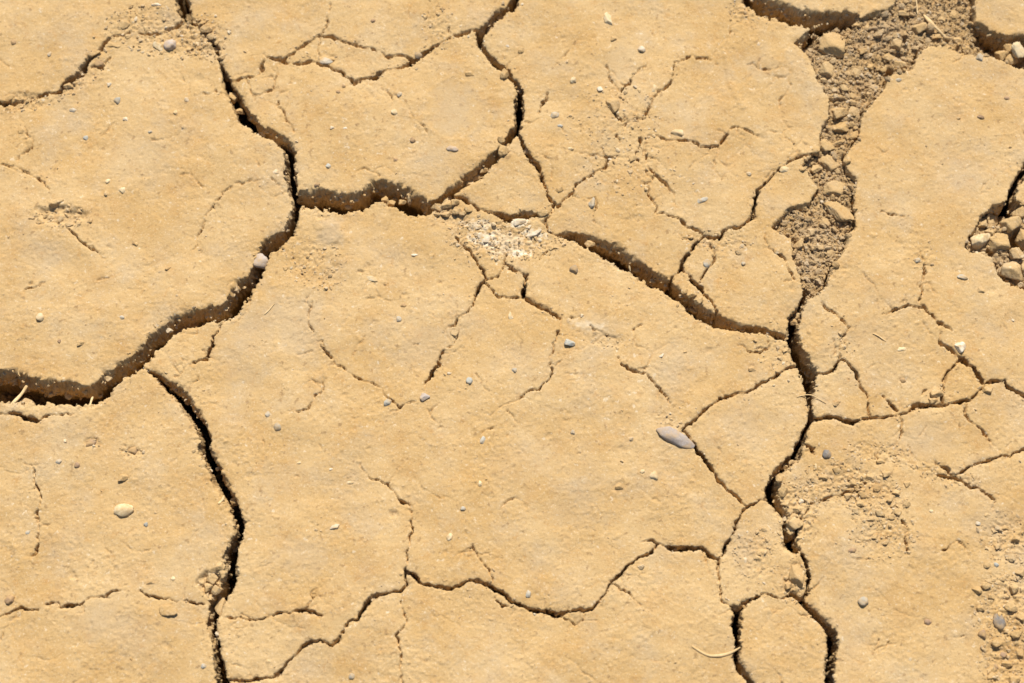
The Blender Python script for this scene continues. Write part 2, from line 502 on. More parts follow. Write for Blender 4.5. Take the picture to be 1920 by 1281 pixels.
# crumbly patches of a plate: x, y, rx, ry, rot, drop (mm), rough (mm)
ROUGH = [(300, 60, 90, 42, 0.2, 1.6, 2.4), (112, 405, 52, 20, 0.05, 4.5, 2.4), (945, 448, 100, 34, 0.08, 2.4, 3.0),
         (845, 405, 40, 16, 0.35, 2.5, 2.8), (1635, 930, 60, 46, 0.5, 1.2, 2.4), (1560, 905, 62, 42, -0.3, 1.2, 2.2),
         (1890, 1010, 52, 44, 0.6, 1.5, 2.2), (1890, 1140, 62, 62, 0.8, 2.2, 2.8), (1900, 1240, 60, 50, 0, 2.0, 2.6),
         (1650, 850, 60, 24, 0.2, 1.6, 2.2), (247, 848, 24, 11, 0.1, 2.0, 2.4), (172, 830, 17, 12, 0, 1.6, 2.0),
         (590, 495, 58, 42, 0.4, 1.2, 1.6), (1138, 640, 40, 14, 0.1, 1.6, 1.6), (1495, 960, 40, 60, 0, 2.0, 2.6),
         (1655, 1005, 60, 40, 0.0, 0.8, 1.8), (395, 1095, 22, 26, 0, 8.0, 3.5), (385, 70, 45, 40, 0.4, 2.0, 2.4),
         (600, 110, 50, 14, -0.2, 0.8, 1.4), (820, 50, 26, 50, 0, 0.8, 1.6), (1150, 235, 80, 70, 0, 0.4, 1.0),
         (1490, 1090, 24, 40, 0, 2.0, 2.0), (40, 190, 50, 16, 0, 2.0, 2.2), (150, 150, 60, 14, -0.6, 2.0, 2.0),
         (1770, 890, 60, 20, 0.2, 0.8, 1.8), (1420, 1040, 40, 50, 0, 1.0, 1.8), (1345, 450, 60, 20, 0, 1.0, 1.6),
         (1730, 480, 24, 30, 0, 0.8, 1.2), (1400, 25, 40, 24, 0.3, 1.5, 2.0), (1460, 660, 40, 34, 0, 0.8, 1.4),
         (1180, 320, 90, 40, 0, 0.3, 0.9), (1580, 650, 24, 24, 0, .6, 1.2), (1250, 790, 28, 14, 0.5, 0.8, 1.4)]
# shallow round pits: x, y, r, depth (mm); negative depth is a raised spot
PITS = [(135, 1077, 8, 1.6), (741, 965, 9, 1.6), (837, 1037, 6, 1.6), (757, 551, 6, 1.4), (676, 509, 7, 1.8), (821, 528, 6, 1.4),
        (687, 500, 7, 1.6), (1160, 913, 15, 1.0), (1330, 655, 7, 1.3), (1031, 815, 8, 1.2), (1167, 842, 7, 1.0), (1228, 939, 7, 1.2),
        (1740, 1166, 10, 1.4), (1693, 712, 8, 1.2), (1195, 407, 10, 1.3), (1800, 220, 10, 0.9), (274, 328, 8, 1.0), (310, 320, 9, 1.0),
        (620, 435, 26, -2.0), (600, 420, 14, -1.2), (640, 445, 14, -1.4), (603, 716, 10, 1.2), (372, 146, 10, 1.2), (275, 160, 18, 0.9),
        (470, 890, 9, 0.8), (1430, 255, 10, 0.8), (1010, 745, 8, 0.8), (310, 1209, 8, 0.9), (1860, 545, 10, 0.9), (1900, 600, 18, 0.8)]
DUST = [(850, 205, 60, 57, 0, .5), (560, 610, 90, 60, .3, .5), (620, 435, 30, 26, 0, .7), (790, 655, 70, 40, 0, .45), (460, 640, 60, 80, 0, .4),
        (560, 1040, 60, 40, 0, .45), (120, 800, 60, 40, 0, .3), (1080, 930, 50, 60, 0, .3), (1130, 610, 60, 25, .2, .4), (1390, 800, 60, 50, 0, .35),
        (70, 470, 60, 40, 0, .35), (490, 30, 40, 30, 0, .4), (820, 310, 60, 40, 0, .25), (1170, 110, 40, 30, 0, .3), (230, 1180, 90, 60, .4, .35),
        (1560, 75, 30, 34, 0, .15), (1640, 640, 60, 60, 0, .25), (1850, 980, 60, 40, 0, .4), (1255, 690, 50, 60, 0, .3), (1730, 820, 80, 40, 0, .35),
        (980, 870, 80, 60, 0, .22), (270, 300, 90, 60, 0, .25), (1770, 330, 100, 80, 0, .18)]
CHALKS = [(912, 447, 34, 15, 0.2, .75), (972, 416, 22, 10, 0, .8), (1000, 438, 28, 10, 0.2, .8), (976, 470, 22, 8, 0, .85), (895, 420, 36, 12, .2, .5),
          (945, 455, 60, 26, 0, .35), (1100, 610, 40, 10, .1, .3)]

# ---------------------------------------------------------------- grid (fine where the photo looks, coarser around)


def axis(lo, hi, a, b, step, grow=1.10, cap=15.0):
    mid = list(np.arange(a, b + step, step))
    left, x, s = [], a, step
    while x > lo:
        s = min(s * grow, cap)
        x -= s
        left.append(x)
    right, x, s = [], mid[-1], step
    while x < hi:
        s = min(s * grow, cap)
        x += s
        right.append(x)
    return np.array(left[::-1] + mid + right)


STEP = 1.90
US = axis(-640, 2560, -22, 1942, STEP)
VS = axis(-480, 1760, -22, 1303, STEP)
NU, NV = len(US), len(VS)
U, V = np.meshgrid(US, VS)
CU = np.gradient(US)[None, :] * np.ones((NV, 1))
CV = np.gradient(VS)[:, None] * np.ones((1, NU))
CELL = np.maximum(CU, CV)
X, Y = px2world(U, V)
XM, YM = X * 1000, Y * 1000                       # millimetres, for the noises

# warp: makes every traced line ragged
wu = perlin(XM / 30, YM / 30, 1) * 4.0 + perlin(XM / 11, YM / 11, 2) * 3.0 + perlin(XM / 4.5, YM / 4.5, 3) * 1.9 + perlin(XM / 2.2, YM / 2.2, 31) * 0.8
wv = perlin(XM / 30, YM / 30, 4) * 4.0 + perlin(XM / 11, YM / 11, 5) * 3.0 + perlin(XM / 4.5, YM / 4.5, 6) * 1.9 + perlin(XM / 2.2, YM / 2.2, 32) * 0.8
UW, VW = U + wu, V + wv
UW2 = U + perlin(XM / 30, YM / 30, 1) * 4.0
VW2 = V + perlin(XM / 30, YM / 30, 4) * 4.0             # calm version: the walls below the ragged rims
WN = 1.0 + 0.35 * perlin(XM / 14, YM / 14, 7) + 0.30 * perlin(XM / 5, YM / 5, 8)

# thin cracks pinch and nearly close in places
PINCH = np.clip(0.72 + 0.75 * perlin(XM / 16, YM / 16, 9) + 0.35 * perlin(XM / 6, YM / 6, 10), 0.22, 1.1)
THR = 6.6                                          # px; wider than this the crack goes right through
sd2 = np.full((NV, NU), 60.0)
sd = np.full((NV, NU), 60.0)                       # distance to the rim of a through crack
groove = np.zeros((NV, NU))                        # mm
barrier = np.zeros((NV, NU), bool)
WID = np.full((NV, NU), 6.0)                        # mm, width of the nearest through crack
nearest = np.full((NV, NU), 60.0)


def box(x0, x1, y0, y1, pad):
    i0, i1 = np.searchsorted(US, (min(x0, x1) - pad, max(x0, x1) + pad))
    j0, j1 = np.searchsorted(VS, (min(y0, y1) - pad, max(y0, y1) + pad))
    return slice(max(j0 - 1, 0), j1 + 1), slice(max(i0 - 1, 0), i1 + 1)


def stroke(line, major):
    for (x0, y0, w0), (x1, y1, w1) in zip(line[:-1], line[1:]):
        pad = 60 if max(w0, w1) > 30 else 44
        s = box(x0, x1, y0, y1, pad)
        u, v = UW[s], VW[s]
        if u.size == 0:
            continue
        dx, dy = x1 - x0, y1 - y0
        t = np.clip(((u - x0) * dx + (v - y0) * dy) / (dx * dx + dy * dy + 1e-9), 0, 1)
        d = np.hypot(u - x0 - t * dx, v - y0 - t * dy)
        w = w0 + t * (w1 - w0)
        w = w * (1 + 0.10 * smooth(13, 20, w)) * WN[s] * (1 + (PINCH[s] - 1) * smooth(13, 8, w))
        if major:
            barrier[s] |= d < np.maximum(2.3, CELL[s] * 0.85)
        if max(w0, w1) >= THR:
            val = np.where(w > THR * 0.8, d - w / 2, d + 2.5)
            t2 = np.clip(((UW2[s] - x0) * dx + (VW2[s] - y0) * dy) / (dx * dx + dy * dy + 1e-9), 0, 1)
            d2 = np.hypot(UW2[s] - x0 - t2 * dx, VW2[s] - y0 - t2 * dy)
            sd2[s] = np.minimum(sd2[s], d2 - (w0 + t2 * (w1 - w0)) / 2)
            WID[s] = np.where(val < sd[s], w * 0.63, WID[s])
            sd[s] = np.minimum(sd[s], val)
        nearest[s] = np.minimum(nearest[s], d - w / 2)
        half = np.maximum(w * (0.44 if major else 0.36), 1.0)
        prof = np.clip(1 - d / (half + 0.3), 0, 1) ** 0.6
        dep = np.where(w > THR, 9.0, np.clip(w * 2.4 - 1.0, 0.7, 12.0))
        groove[s] = np.maximum(groove[s], dep * prof)
        # plates slump a little along the finer cracks
        groove[s] = np.maximum(groove[s], 0.03 * dep * np.exp(-np.clip(d - half, 0, None) / 4.0))


for ln in MAJ:
    stroke(ln, True)
for ln in MIN + HAIR:
    stroke(ln, False)


def poly_sd(poly, UW, VW):
    """signed distance, negative inside"""
    xs = [p[0] for p in poly]
    ys = [p[1] for p in poly]
    s = box(min(xs), max(xs), min(ys), max(ys), 50)
    u, v = UW[s], VW[s]
    d = np.full(u.shape, 1e9)
    ins = np.zeros(u.shape, bool)
    n = len(poly)
    for i in range(n):
        x0, y0 = poly[i]
        x1, y1 = poly[(i + 1) % n]
        dx, dy = x1 - x0, y1 - y0
        t = np.clip(((u - x0) * dx + (v - y0) * dy) / (dx * dx + dy * dy + 1e-9), 0, 1)
        d = np.minimum(d, np.hypot(u - x0 - t * dx, v - y0 - t * dy))
        c = ((y0 > v) != (y1 > v)) & (u < (x1 - x0) * (v - y0) / (y1 - y0 + 1e-9) + x0)
        ins ^= c
    out = np.full((NV, NU), 60.0)
    out[s] = np.where(ins, -d, d)
    return out


sd_rub = poly_sd(RUBBLE_ZONE, UW, VW)
sd_pit = poly_sd(PIT_ZONE, UW, VW)
sd2 = np.minimum(sd2, np.minimum(poly_sd(RUBBLE_ZONE, UW2, VW2), poly_sd(PIT_ZONE, UW2, VW2)))
sd_loose = np.minimum(sd_rub, sd_pit)
sd_all = np.minimum(sd, sd_loose)
nearest = np.minimum(nearest, sd_loose)
gone = sd_all < -0.25 * CELL

# ---------------------------------------------------------------- height of the plates (mm)


def ell(x, y, rx, ry, rot):
    s = box(x - 2 * rx - 2 * ry, x + 2 * rx + 2 * ry, y - 2 * rx - 2 * ry, y + 2 * rx + 2 * ry, 4)
    du, dv = UW[s] - x, VW[s] - y
    c, q = math.cos(rot), math.sin(rot)
    return s, np.sqrt(((du * c + dv * q) / rx) ** 2 + ((-du * q + dv * c) / ry) ** 2)


fbm = perlin(XM / 190, YM / 190, 20) * 3.2 + perlin(XM / 70, YM / 70, 21) * 1.9 + perlin(XM / 28, YM / 28, 22) * 0.5
n9, n5, n25 = perlin(XM / 10, YM / 10, 23), perlin(XM / 5, YM / 5, 24), perlin(XM / 2.4, YM / 2.4, 25)
patch = smooth(-0.25, 0.45, perlin(XM / 55, YM / 55, 26) + 0.5 * perlin(XM / 17, YM / 17, 27))      # where the skin is grainy
Z = fbm + n9 * (0.10 + 0.16 * patch) + n5 * (0.11 + 0.31 * patch) + n25 * (0.09 + 0.26 * patch)
# flakes: thin skins of mud that end in small steps
fl = perlin(XM / 38, YM / 38, 28) + 0.55 * perlin(XM / 14, YM / 14, 29) + 0.25 * perlin(XM / 5, YM / 5, 30)
for lev, hgt in ((-0.38, .28), (0.05, .35), (0.42, .3)):
    Z += smooth(lev - 0.035, lev + 0.035, fl) * hgt
rough_f = np.zeros((NV, NU))
lump = np.abs(perlin(XM / 7, YM / 7, 40)) * 1.3 + np.abs(perlin(XM / 3.4, YM / 3.4, 41)) * 0.9
for (x, y, rx, ry, rot, drop, amp) in ROUGH:
    s, q = ell(x, y, rx, ry, rot)
    k = 1 - smooth(0.55, 1.15, q + 0.25 * n9[s])
    Z[s] += k * (-drop + amp * (lump[s] - 0.45))
    rough_f[s] = np.maximum(rough_f[s], k)
for (x, y, r, dep) in PITS:
    s, q = ell(x, y, r, r * 0.9, 0)
    Z[s] -= dep * (1 - smooth(0.5, 1.15, q))
pr = np.random.default_rng(5)
for _ in range(1300):
    x, y, r = pr.uniform(-60, 1980), pr.uniform(-60, 1340), pr.uniform(2.2, 5.5)
    s, q = ell(x, y, r, r * pr.uniform(.6, 1), pr.uniform(0, 3))
    if q.size:
        Z[s] += pr.choice([-0.9, -0.6, 0.7, 0.9]) * (1 - smooth(0.4, 1.1, q))
# the round flat imprint
s, q = ell(850, 205, 60, 58, 0)
q = q + 0.10 * n9[s] + 0.06 * fl[s]
ring = np.exp(-((q - 1) / 0.07) ** 2) * np.clip(0.6 + 0.9 * fl[s], 0, 1)
inside = 1 - smooth(0.93, 1.05, q)
Z[s] = Z[s] * (1 - 0.55 * inside) + inside * 0.6 + ring * 0.7
# ridge of a long smear near the top (photo 1362,100 to 1390,200)
for (x0, y0, x1, y1) in ((1360, 100, 1368, 150), (1372, 160, 1392, 205)):
    s = box(x0, x1, y0, y1, 20)
    t = np.clip(((UW[s] - x0) * (x1 - x0) + (VW[s] - y0) * (y1 - y0)) / ((x1 - x0) ** 2 + (y1 - y0) ** 2), 0, 1)
    d = np.hypot(UW[s] - x0 - t * (x1 - x0), VW[s] - y0 - t * (y1 - y0))
    Z[s] += 1.3 * (1 - smooth(3, 8, d))
# rims: rounded and crumbled
rag = 0.5 + 0.5 * perlin(XM / 22, YM / 22, 43)
Z -= np.exp(-np.clip(sd_all, 0, None) / (1.5 + 2.6 * rag)) * (0.3 + 1.7 * rag)
Z += smooth(16, 2, sd_all) * (lump - 0.5) * 0.9 * rag
Z -= groove
TOP = Z / 1000.0

# crack floors and the loose fill (mm)
FL = -118 + perlin(XM / 40, YM / 40, 50) * 22 + np.abs(perlin(XM / 9, YM / 9, 51)) * 22
cl = np.abs(perlin(XM / 11, YM / 11, 52)) * 6.5 + np.abs(perlin(XM / 5, YM / 5, 53)) * 3.6 + np.abs(perlin(XM / 2.4, YM / 2.4, 54)) * 1.6
fill = -11.5 + perlin(XM / 60, YM / 60, 55) * 3.0 + cl
for (x, y, r, dep) in ((1890, 85, 44, 34), (1850, 62, 26, 24), (1835, 30, 14, 14), (1930, 90, 50, 30), (1500, 36, 60, 40), (1440, 26, 50, 60), (1580, 38, 30, 14),
                       (1690, 100, 9, 9), (1672, 130, 9, 14), (1700, 70, 8, 8), (1880, 400, 24, 16), (1912, 450, 26, 26), (1862, 470, 10, 16), (1870, 492, 9, 14),
                       (1900, 380, 20, 30), (1510, 550, 10, 20), (1540, 262, 8, 10), (1600, 430, 8, 9), (1703, 30, 8, 8), (1905, 545, 14, 8)):
    s, q = ell(x, y, r, r, 0)
    fill[s] -= dep * (1 - smooth(0.3, 1.15, q))
k = smooth(3, -4, sd_loose)
FLOOR = (FL * (1 - k) + fill * k) / 1000.0

dust = np.zeros((NV, NU))
for (x, y, rx, ry, rot, a) in DUST:
    s, q = ell(x, y, rx, ry, rot)
    dust[s] = np.maximum(dust[s], a * (1 - smooth(0.35, 1.25, q + 0.35 * n9[s] + 0.4 * fl[s])))
chalk = np.zeros((NV, NU))
for (x, y, rx, ry, rot, a) in CHALKS:
    s, q = ell(x, y, rx, ry, rot)
    chalk[s] = np.maximum(chalk[s], a * (1 - smooth(0.4, 1.1, q + 0.5 * n5[s] + 0.3 * n9[s])))

# ---------------------------------------------------------------- which plate each grid point belongs to


def components(free):
    lab = np.zeros(free.shape, np.int32)
    parent = [0]

    def find(a):
        while parent[a] != a:
            parent[a] = parent[parent[a]]
            a = parent[a]
        return a
    prev = []
    for j in range(free.shape[0]):
        row = free[j]
        d = np.diff(np.concatenate(([0], row.astype(np.int8), [0])))
        st, en = np.flatnonzero(d == 1), np.flatnonzero(d == -1)
        cur = []
        p = 0
        for a, b in zip(st, en):
            l = 0
            while p < len(prev) and prev[p][1] <= a:
                p += 1
            q = p
            while q < len(prev) and prev[q][0] < b:
                r = find(prev[q][2])
                if l == 0:
                    l = r
                elif l != r:
                    parent[r] = l
                q += 1
            if l == 0:
                l = len(parent)
                parent.append(l)
            cur.append((a, b, l))
            lab[j, a:b] = l
        prev = cur
    roots = np.array([find(i) for i in range(len(parent))])
    return roots[lab]


lab = components(~(barrier | gone))
ids, cnt = np.unique(lab[lab > 0], return_counts=True)
small = ids[cnt < 220]
lab[np.isin(lab, small)] = 0
for _ in range(60):
    z = (lab == 0) & ~gone
    if not z.any():
        break
    for dj, di in ((0, 1), (0, -1), (1, 0), (-1, 0)):
        sh = np.roll(lab, (dj, di), (0, 1))
        m = (lab == 0) & ~gone & (sh > 0)
        lab[m] = sh[m]
ids, cnt = np.unique(lab[(lab > 0) & ~gone], return_counts=True)
order = ids[np.argsort(-cnt)]

# ---------------------------------------------------------------- snap rim points onto the rim line
gv, gu = np.gradient(sd_all, VS, US)
gl = np.hypot(gu, gv) + 1e-6
mv = np.clip(sd_all, -0.5 * CELL, 0.5 * CELL)
near = (~gone) & (np.abs(sd_all) < 0.62 * CELL)
UP = np.where(near, U - mv * gu / gl * 0.9, U)
VP = np.where(near, V - mv * gv / gl * 0.9, V)
XP, YP = px2world(UP, VP)
IDX = np.arange(NV * NU).reshape(NV, NU)
q00, q10, q11, q01 = IDX[:-1, :-1], IDX[:-1, 1:], IDX[1:, 1:], IDX[1:, :-1]
QUADS = np.stack([q01, q11, q10, q00], -1)          # counter-clockwise seen from above (rows run towards the camera)
keep = ~(gone[:-1, :-1] | gone[:-1, 1:] | gone[1:, :-1] | gone[1:, 1:])
QLAB = lab[:-1, :-1]
adj = gone.copy()
for dj in (-1, 0, 1):
    for di in (-1, 0, 1):
        adj |= np.roll(gone, (dj, di), (0, 1))
adj = adj.ravel()
sb = np.clip(sd2, -24, 24)
for _ in range(3):
    sb = (sb + np.roll(sb, 1, 0) + np.roll(sb, -1, 0)) / 3
    sb = (sb + np.roll(sb, 1, 1) + np.roll(sb, -1, 1)) / 3
bgv, bgu = np.gradient(sb, VS, US)
bl = np.hypot(bgu, bgv) + 1e-6
SBR = np.clip(sd2, -6.5, 6.5).ravel() * 0.63                         # mm from the rim to the smoothed wall line
WIDR = WID.ravel()
OUTN = np.stack([(-bgu / bl).ravel(), (bgv / bl).ravel()], -1)   # away from the plate, in the ground plane
COTOP = np.stack([XP.ravel(), YP.ravel(), TOP.ravel()], -1)
DUSTR, CHALKR = dust.ravel(), chalk.ravel()

# ---------------------------------------------------------------- the ground: crack floors, loose fill and the land around
fm = gone.copy()
for _ in range(5):
    g = fm.copy()
    for dj, di in ((0, 1), (0, -1), (1, 0), (-1, 0)):
        g |= np.roll(fm, (dj, di), (0, 1))
    fm = g
fk = fm[:-1, :-1] & fm[:-1, 1:] & fm[1:, :-1] & fm[1:, 1:]
fq = QUADS[fk]
used = np.unique(fq)
remap = np.zeros(NV * NU, np.int64)
remap[used] = np.arange(len(used))
gverts = np.stack([X.ravel()[used], Y.ravel()[used], FLOOR.ravel()[used]], -1)
gfaces = remap[fq]
# the land beyond: a frame of quads from the edge of the detailed soil to the horizon
ax = np.array([-90, -30, -10, -4, -2, X[:, 0].max() * 0 + X[0, 0], X[0, -1], 2, 4, 10, 30, 90], float)
rim_u = np.concatenate([U[0, :-1], U[:-1, -1], U[-1, :0:-1], U[:0:-1, 0]])
rim_v = np.concatenate([V[0, :-1], V[:-1, -1], V[-1, :0:-1], V[:0:-1, 0]])
rx_, ry_ = px2world(rim_u, rim_v)
rz_ = np.concatenate([TOP[0, :-1], TOP[:-1, -1], TOP[-1, :0:-1], TOP[:0:-1, 0]])
rings = []
for fac in (1.0, 1.03, 1.1, 1.3, 1.7, 2.6, 5, 12, 40, 140):
    jz = perlin(rx_ * fac / 0.2, ry_ * fac / 0.2, 60) * (0.004 if fac > 1 else 0.0) - 0.004
    if fac == 1.0:
        jz = rz_ - 0.0004
    rings.append(np.stack([rx_ * fac, ry_ * fac, jz], -1))
base = len(gverts)
nr = len(rx_)
gverts = np.concatenate([gverts] + rings)
ar = np.arange(nr)
nx = (ar + 1) % nr
for k_ in range(len(rings) - 1):
    a, b = base + k_ * nr, base + (k_ + 1) * nr
    gfaces = np.concatenate([gfaces, np.stack([a + nx, b + nx, b + ar, a + ar], -1)])
gme = mesh_from_arrays('ground', gverts, gfaces,
                       {'dust': np.zeros(len(gverts)), 'chalk': np.zeros(len(gverts))})
gme.materials.append(RUBBLE)
gme.materials.append(CLAY)
gme.polygons.foreach_set('material_index', (np.arange(len(gfaces)) >= len(fq)).astype(np.int32))
ground = link('ground', gme)
ground['kind'] = 'structure'
ground['label'] = 'dry ochre clay ground split by deep cracks'
ground['category'] = 'ground'

# ---------------------------------------------------------------- the plates
DEPTHS = np.array([0.6, 2.0, 4.2, 7.0, 10.5, 14.5, 19, 24, 30, 40, 60, 118.0])


def field(F, px, py):
    i = int(np.clip(np.searchsorted(US, px), 1, NU - 2))
    j = int(np.clip(np.searchsorted(VS, py), 1, NV - 2))
    return float(F[j, i])


WALLPTS = []
wrng = np.random.default_rng(17)


def build_plate(l):
    faces = QUADS[keep & (QLAB == l)]
    if len(faces) < 60:
        return None
    used = np.unique(faces)
    remap[used] = np.arange(len(used))
    f = remap[faces]
    co = COTOP[used]
    e0 = f.ravel()
    e1 = np.roll(f, -1, axis=1).ravel()
    n = len(used)
    key = np.minimum(e0, e1).astype(np.int64) * n + np.maximum(e0, e1)
    _, inv, c = np.unique(key, return_inverse=True, return_counts=True)
    bnd = c[inv] == 1
    b0, b1 = e0[bnd], e1[bnd]
    open_ = adj[used[b0]] & adj[used[b1]]
    b0, b1 = b0[open_], b1[open_]
    verts, fcs = [co], [f]
    du, ch = DUSTR[used], CHALKR[used]
    if len(b0):
        bv = np.unique(np.concatenate([b0, b1]))
        loc = np.full(n, -1)
        loc[bv] = np.arange(len(bv))
        d = co[b1, :2] - co[b0, :2]
        nrm = np.stack([d[:, 1], -d[:, 0]], -1)
        acc = np.zeros((len(bv), 2))
        np.add.at(acc, loc[b0], nrm)
        np.add.at(acc, loc[b1], nrm)
        acc /= (np.linalg.norm(acc, axis=1, keepdims=True) + 1e-9)
        acc = OUTN[used[bv]]
        p = co[bv]
        # calm wall line: the rim relaxed along itself, so that its teeth do not run down the wall
        i0, i1 = loc[b0], loc[b1]
        nb = len(bv)
        cnt_ = np.bincount(i0, minlength=nb) + np.bincount(i1, minlength=nb)
        S = p[:, :2] + acc * (SBR[used[bv]] / 1000)[:, None]
        A = acc.copy()
        for it in range(22):
            for arr in ((S, A) if it < 10 else (S,)):
                for c_ in (0, 1):
                    av = (np.bincount(i0, arr[i1, c_], nb) + np.bincount(i1, arr[i0, c_], nb)) / cnt_
                    arr[:, c_] = np.where(cnt_ == 2, 0.4 * arr[:, c_] + 0.6 * av, arr[:, c_])
        acc = A / (np.linalg.norm(A, axis=1, keepdims=True) + 1e-9)
        pm = np.concatenate([S * 1000, p[:, 2:] * 1000], -1)
        prev = bv
        start = n
        for dep in DEPTHS:
            nz = np.abs(perlin(pm[:, 0] / 9 + dep * .10, pm[:, 1] / 9 - dep * .09, 70)) * 7.0 + np.abs(perlin(pm[:, 0] / 4 + dep * .21, pm[:, 1] / 4 - dep * .19, 71)) * 5.0 \
                + perlin(pm[:, 0] / 26 + dep * .04, pm[:, 1] / 26 - dep * .05, 72) * 2.8 + perlin(pm[:, 0] / 60 + dep * .16, pm[:, 1] / 60 - dep * .02, 74) * 3.0
            off = 0.3 * (1 - math.exp(-dep / 1.0)) + (nz - 3.2) * min(1.0, dep / 6.0) + np.minimum(0.02 + 0.27 * np.clip(-OUTN[used[bv], 1], 0, 1) ** 3, WIDR[used[bv]] * 0.40 / 24) * min(dep, 24) - 0.30 * min(max(dep - 27, 0), 40)
            off = np.minimum(off, 0.16 * WIDR[used[bv]] + 0.5 + 8.0 * np.clip(-OUTN[used[bv], 1] - 0.55, 0, 1))
            calm = 1 - math.exp(-dep / 3.0)
            base_xy = p[:, :2] * (1 - calm) + S * calm
            v = np.concatenate([base_xy + acc * (off / 1000)[:, None],
                                (p[:, 2] - dep / 1000 + perlin(pm[:, 0] / 5, pm[:, 1] / 5 + dep, 73) * 0.0002 * min(dep, 8))[:, None]], -1)
            verts.append(v)
            if 6 < dep < 32:
                WALLPTS.append(v[wrng.random(len(v)) < np.where(acc[:, 1] < -0.5, 0.10, 0.012)])
            cur = start + np.arange(len(bv))
            lp = np.zeros(n + 0, np.int64)
            i0, i1 = loc[b0], loc[b1]
            fcs.append(np.stack([prev[i1], prev[i0], cur[i0], cur[i1]], -1))
            prev = cur
            start += len(bv)
            du = np.concatenate([du, DUSTR[used[bv]] * 0])
            ch = np.concatenate([ch, CHALKR[used[bv]] * 0.3])
    return mesh_from_arrays('soil_plate', np.concatenate(verts), np.concatenate(fcs), {'dust': du, 'chalk': ch})


PLATE_LABELS = {(955, 345): 'small three-sided plate hemmed in by cracks', (850, 205): 'plate bearing a round flat imprint',
                (1405, 830): 'five-sided plate beside the long grey stone', (1800, 722): 'small loose block at the black crack'}
PL = {int(field(lab, x, y)): t for (x, y), t in PLATE_LABELS.items()}
nplates = 0
for l in order:
    me = build_plate(l)
    if me is None:
        continue
    po = link('soil_plate', me, CLAY, ground)
    if int(l) in PL:
        po['label'] = PL[int(l)]
    nplates += 1
print('plates', nplates, 'grid', NU, NV)

# ---------------------------------------------------------------- loose things
TRI = np.where(gone, FLOOR, TOP)


def surf(px, py):
    i = int(np.clip(np.searchsorted(US, px), 1, NU - 2))
    j = int(np.clip(np.searchsorted(VS, py), 1, NV - 2))
    return float(TRI[j, i])


def is_gone(px, py):
    i = int(np.clip(np.searchsorted(US, px), 1, NU - 2))
    j = int(np.clip(np.searchsorted(VS, py), 1, NV - 2))
    return bool(gone[j, i])


def mm_px(px, py):
    x0, y0 = px2world(px, py)
    x1, _ = px2world(px + 1, py)
    return float(x0), float(y0), float(x1 - x0)


def rock_arrays(seed, sub, planes=9, wob=0.10):
    r = np.random.default_rng(seed)
    bm = bmesh.new()
    bmesh.ops.create_icosphere(bm, subdivisions=sub, radius=1.0)
    v = np.array([q.co[:] for q in bm.verts])
    f = np.array([[w.index for w in t.verts] for t in bm.faces])
    bm.free()
    nrm = r.normal(size=(planes, 3))
    nrm /= np.linalg.norm(nrm, axis=1, keepdims=True)
    dd = r.uniform(0.42, 0.80, planes) if planes < 15 else r.uniform(0.72, 1.0, planes)
    dots = v @ nrm.T
    lim = np.where(dots > 0.05, dd / np.maximum(dots, 0.05), 9.0).min(1)
    rad = np.minimum(lim, 1.12)
    rad *= 1 + wob * perlin(v[:, 0] * 2.1 + v[:, 2] * 1.7 + seed, v[:, 1] * 2.1 - v[:, 2] * 1.3, seed % 97)
    if sub > 2 and planes < 15:
        rad *= 1 + 0.07 * perlin(v[:, 0] * 6.3 + v[:, 2] * 5.1 + seed, v[:, 1] * 6.3 - v[:, 2] * 4.2, seed % 89)
    v = v * rad[:, None]
    return v / np.abs(v).max(0), f


def rock_mesh(seed, sub, planes=9, wob=0.10, name='stone', flat=False):
    v, f = rock_arrays(seed, sub, planes, wob)
    me = mesh_from_arrays(name, v, f, {'dust': np.zeros(len(v)), 'chalk': np.zeros(len(v))})
    return me


ROUND = [rock_mesh(100 + i, 3, 22, 0.14, 'pebble') for i in range(6)]       # water-worn
ANGULAR = [rock_mesh(200 + i, 4, 10, 0.08, 'clod') for i in range(8)]        # broken
CHUNK = [rock_mesh(300 + i, 2, 8, 0.18, 'clod') for i in range(10)]


def variant(src, mat):
    key = (src.name, mat.name)
    if key not in VAR:
        c = src.copy()
        c.materials.clear()
        c.materials.append(mat)
        VAR[key] = c
    return VAR[key]


VAR = {}


def place(name, src, mat, px, py, rx, ry, rot, label, cat, group=None, hz=0.55, embed=0.35, tilt=0.15, z=None, yaw_rand=True):
    x, y, s = mm_px(px, py)
    o = bpy.data.objects.new(name, variant(src, mat))
    scene.collection.objects.link(o)
    a, b = rx * s, ry * s
    h = min(a, b) * hz
    zz = surf(px, py) if z is None else z
    o.location = (x, y, zz + h * (1 - 2 * embed))
    o.scale = (a, b, h)
    o.rotation_euler = (rnd.uniform(-tilt, tilt), rnd.uniform(-tilt, tilt), rot)
    o['label'] = label
    o['category'] = cat
    if group:
        o['group'] = group
    return o


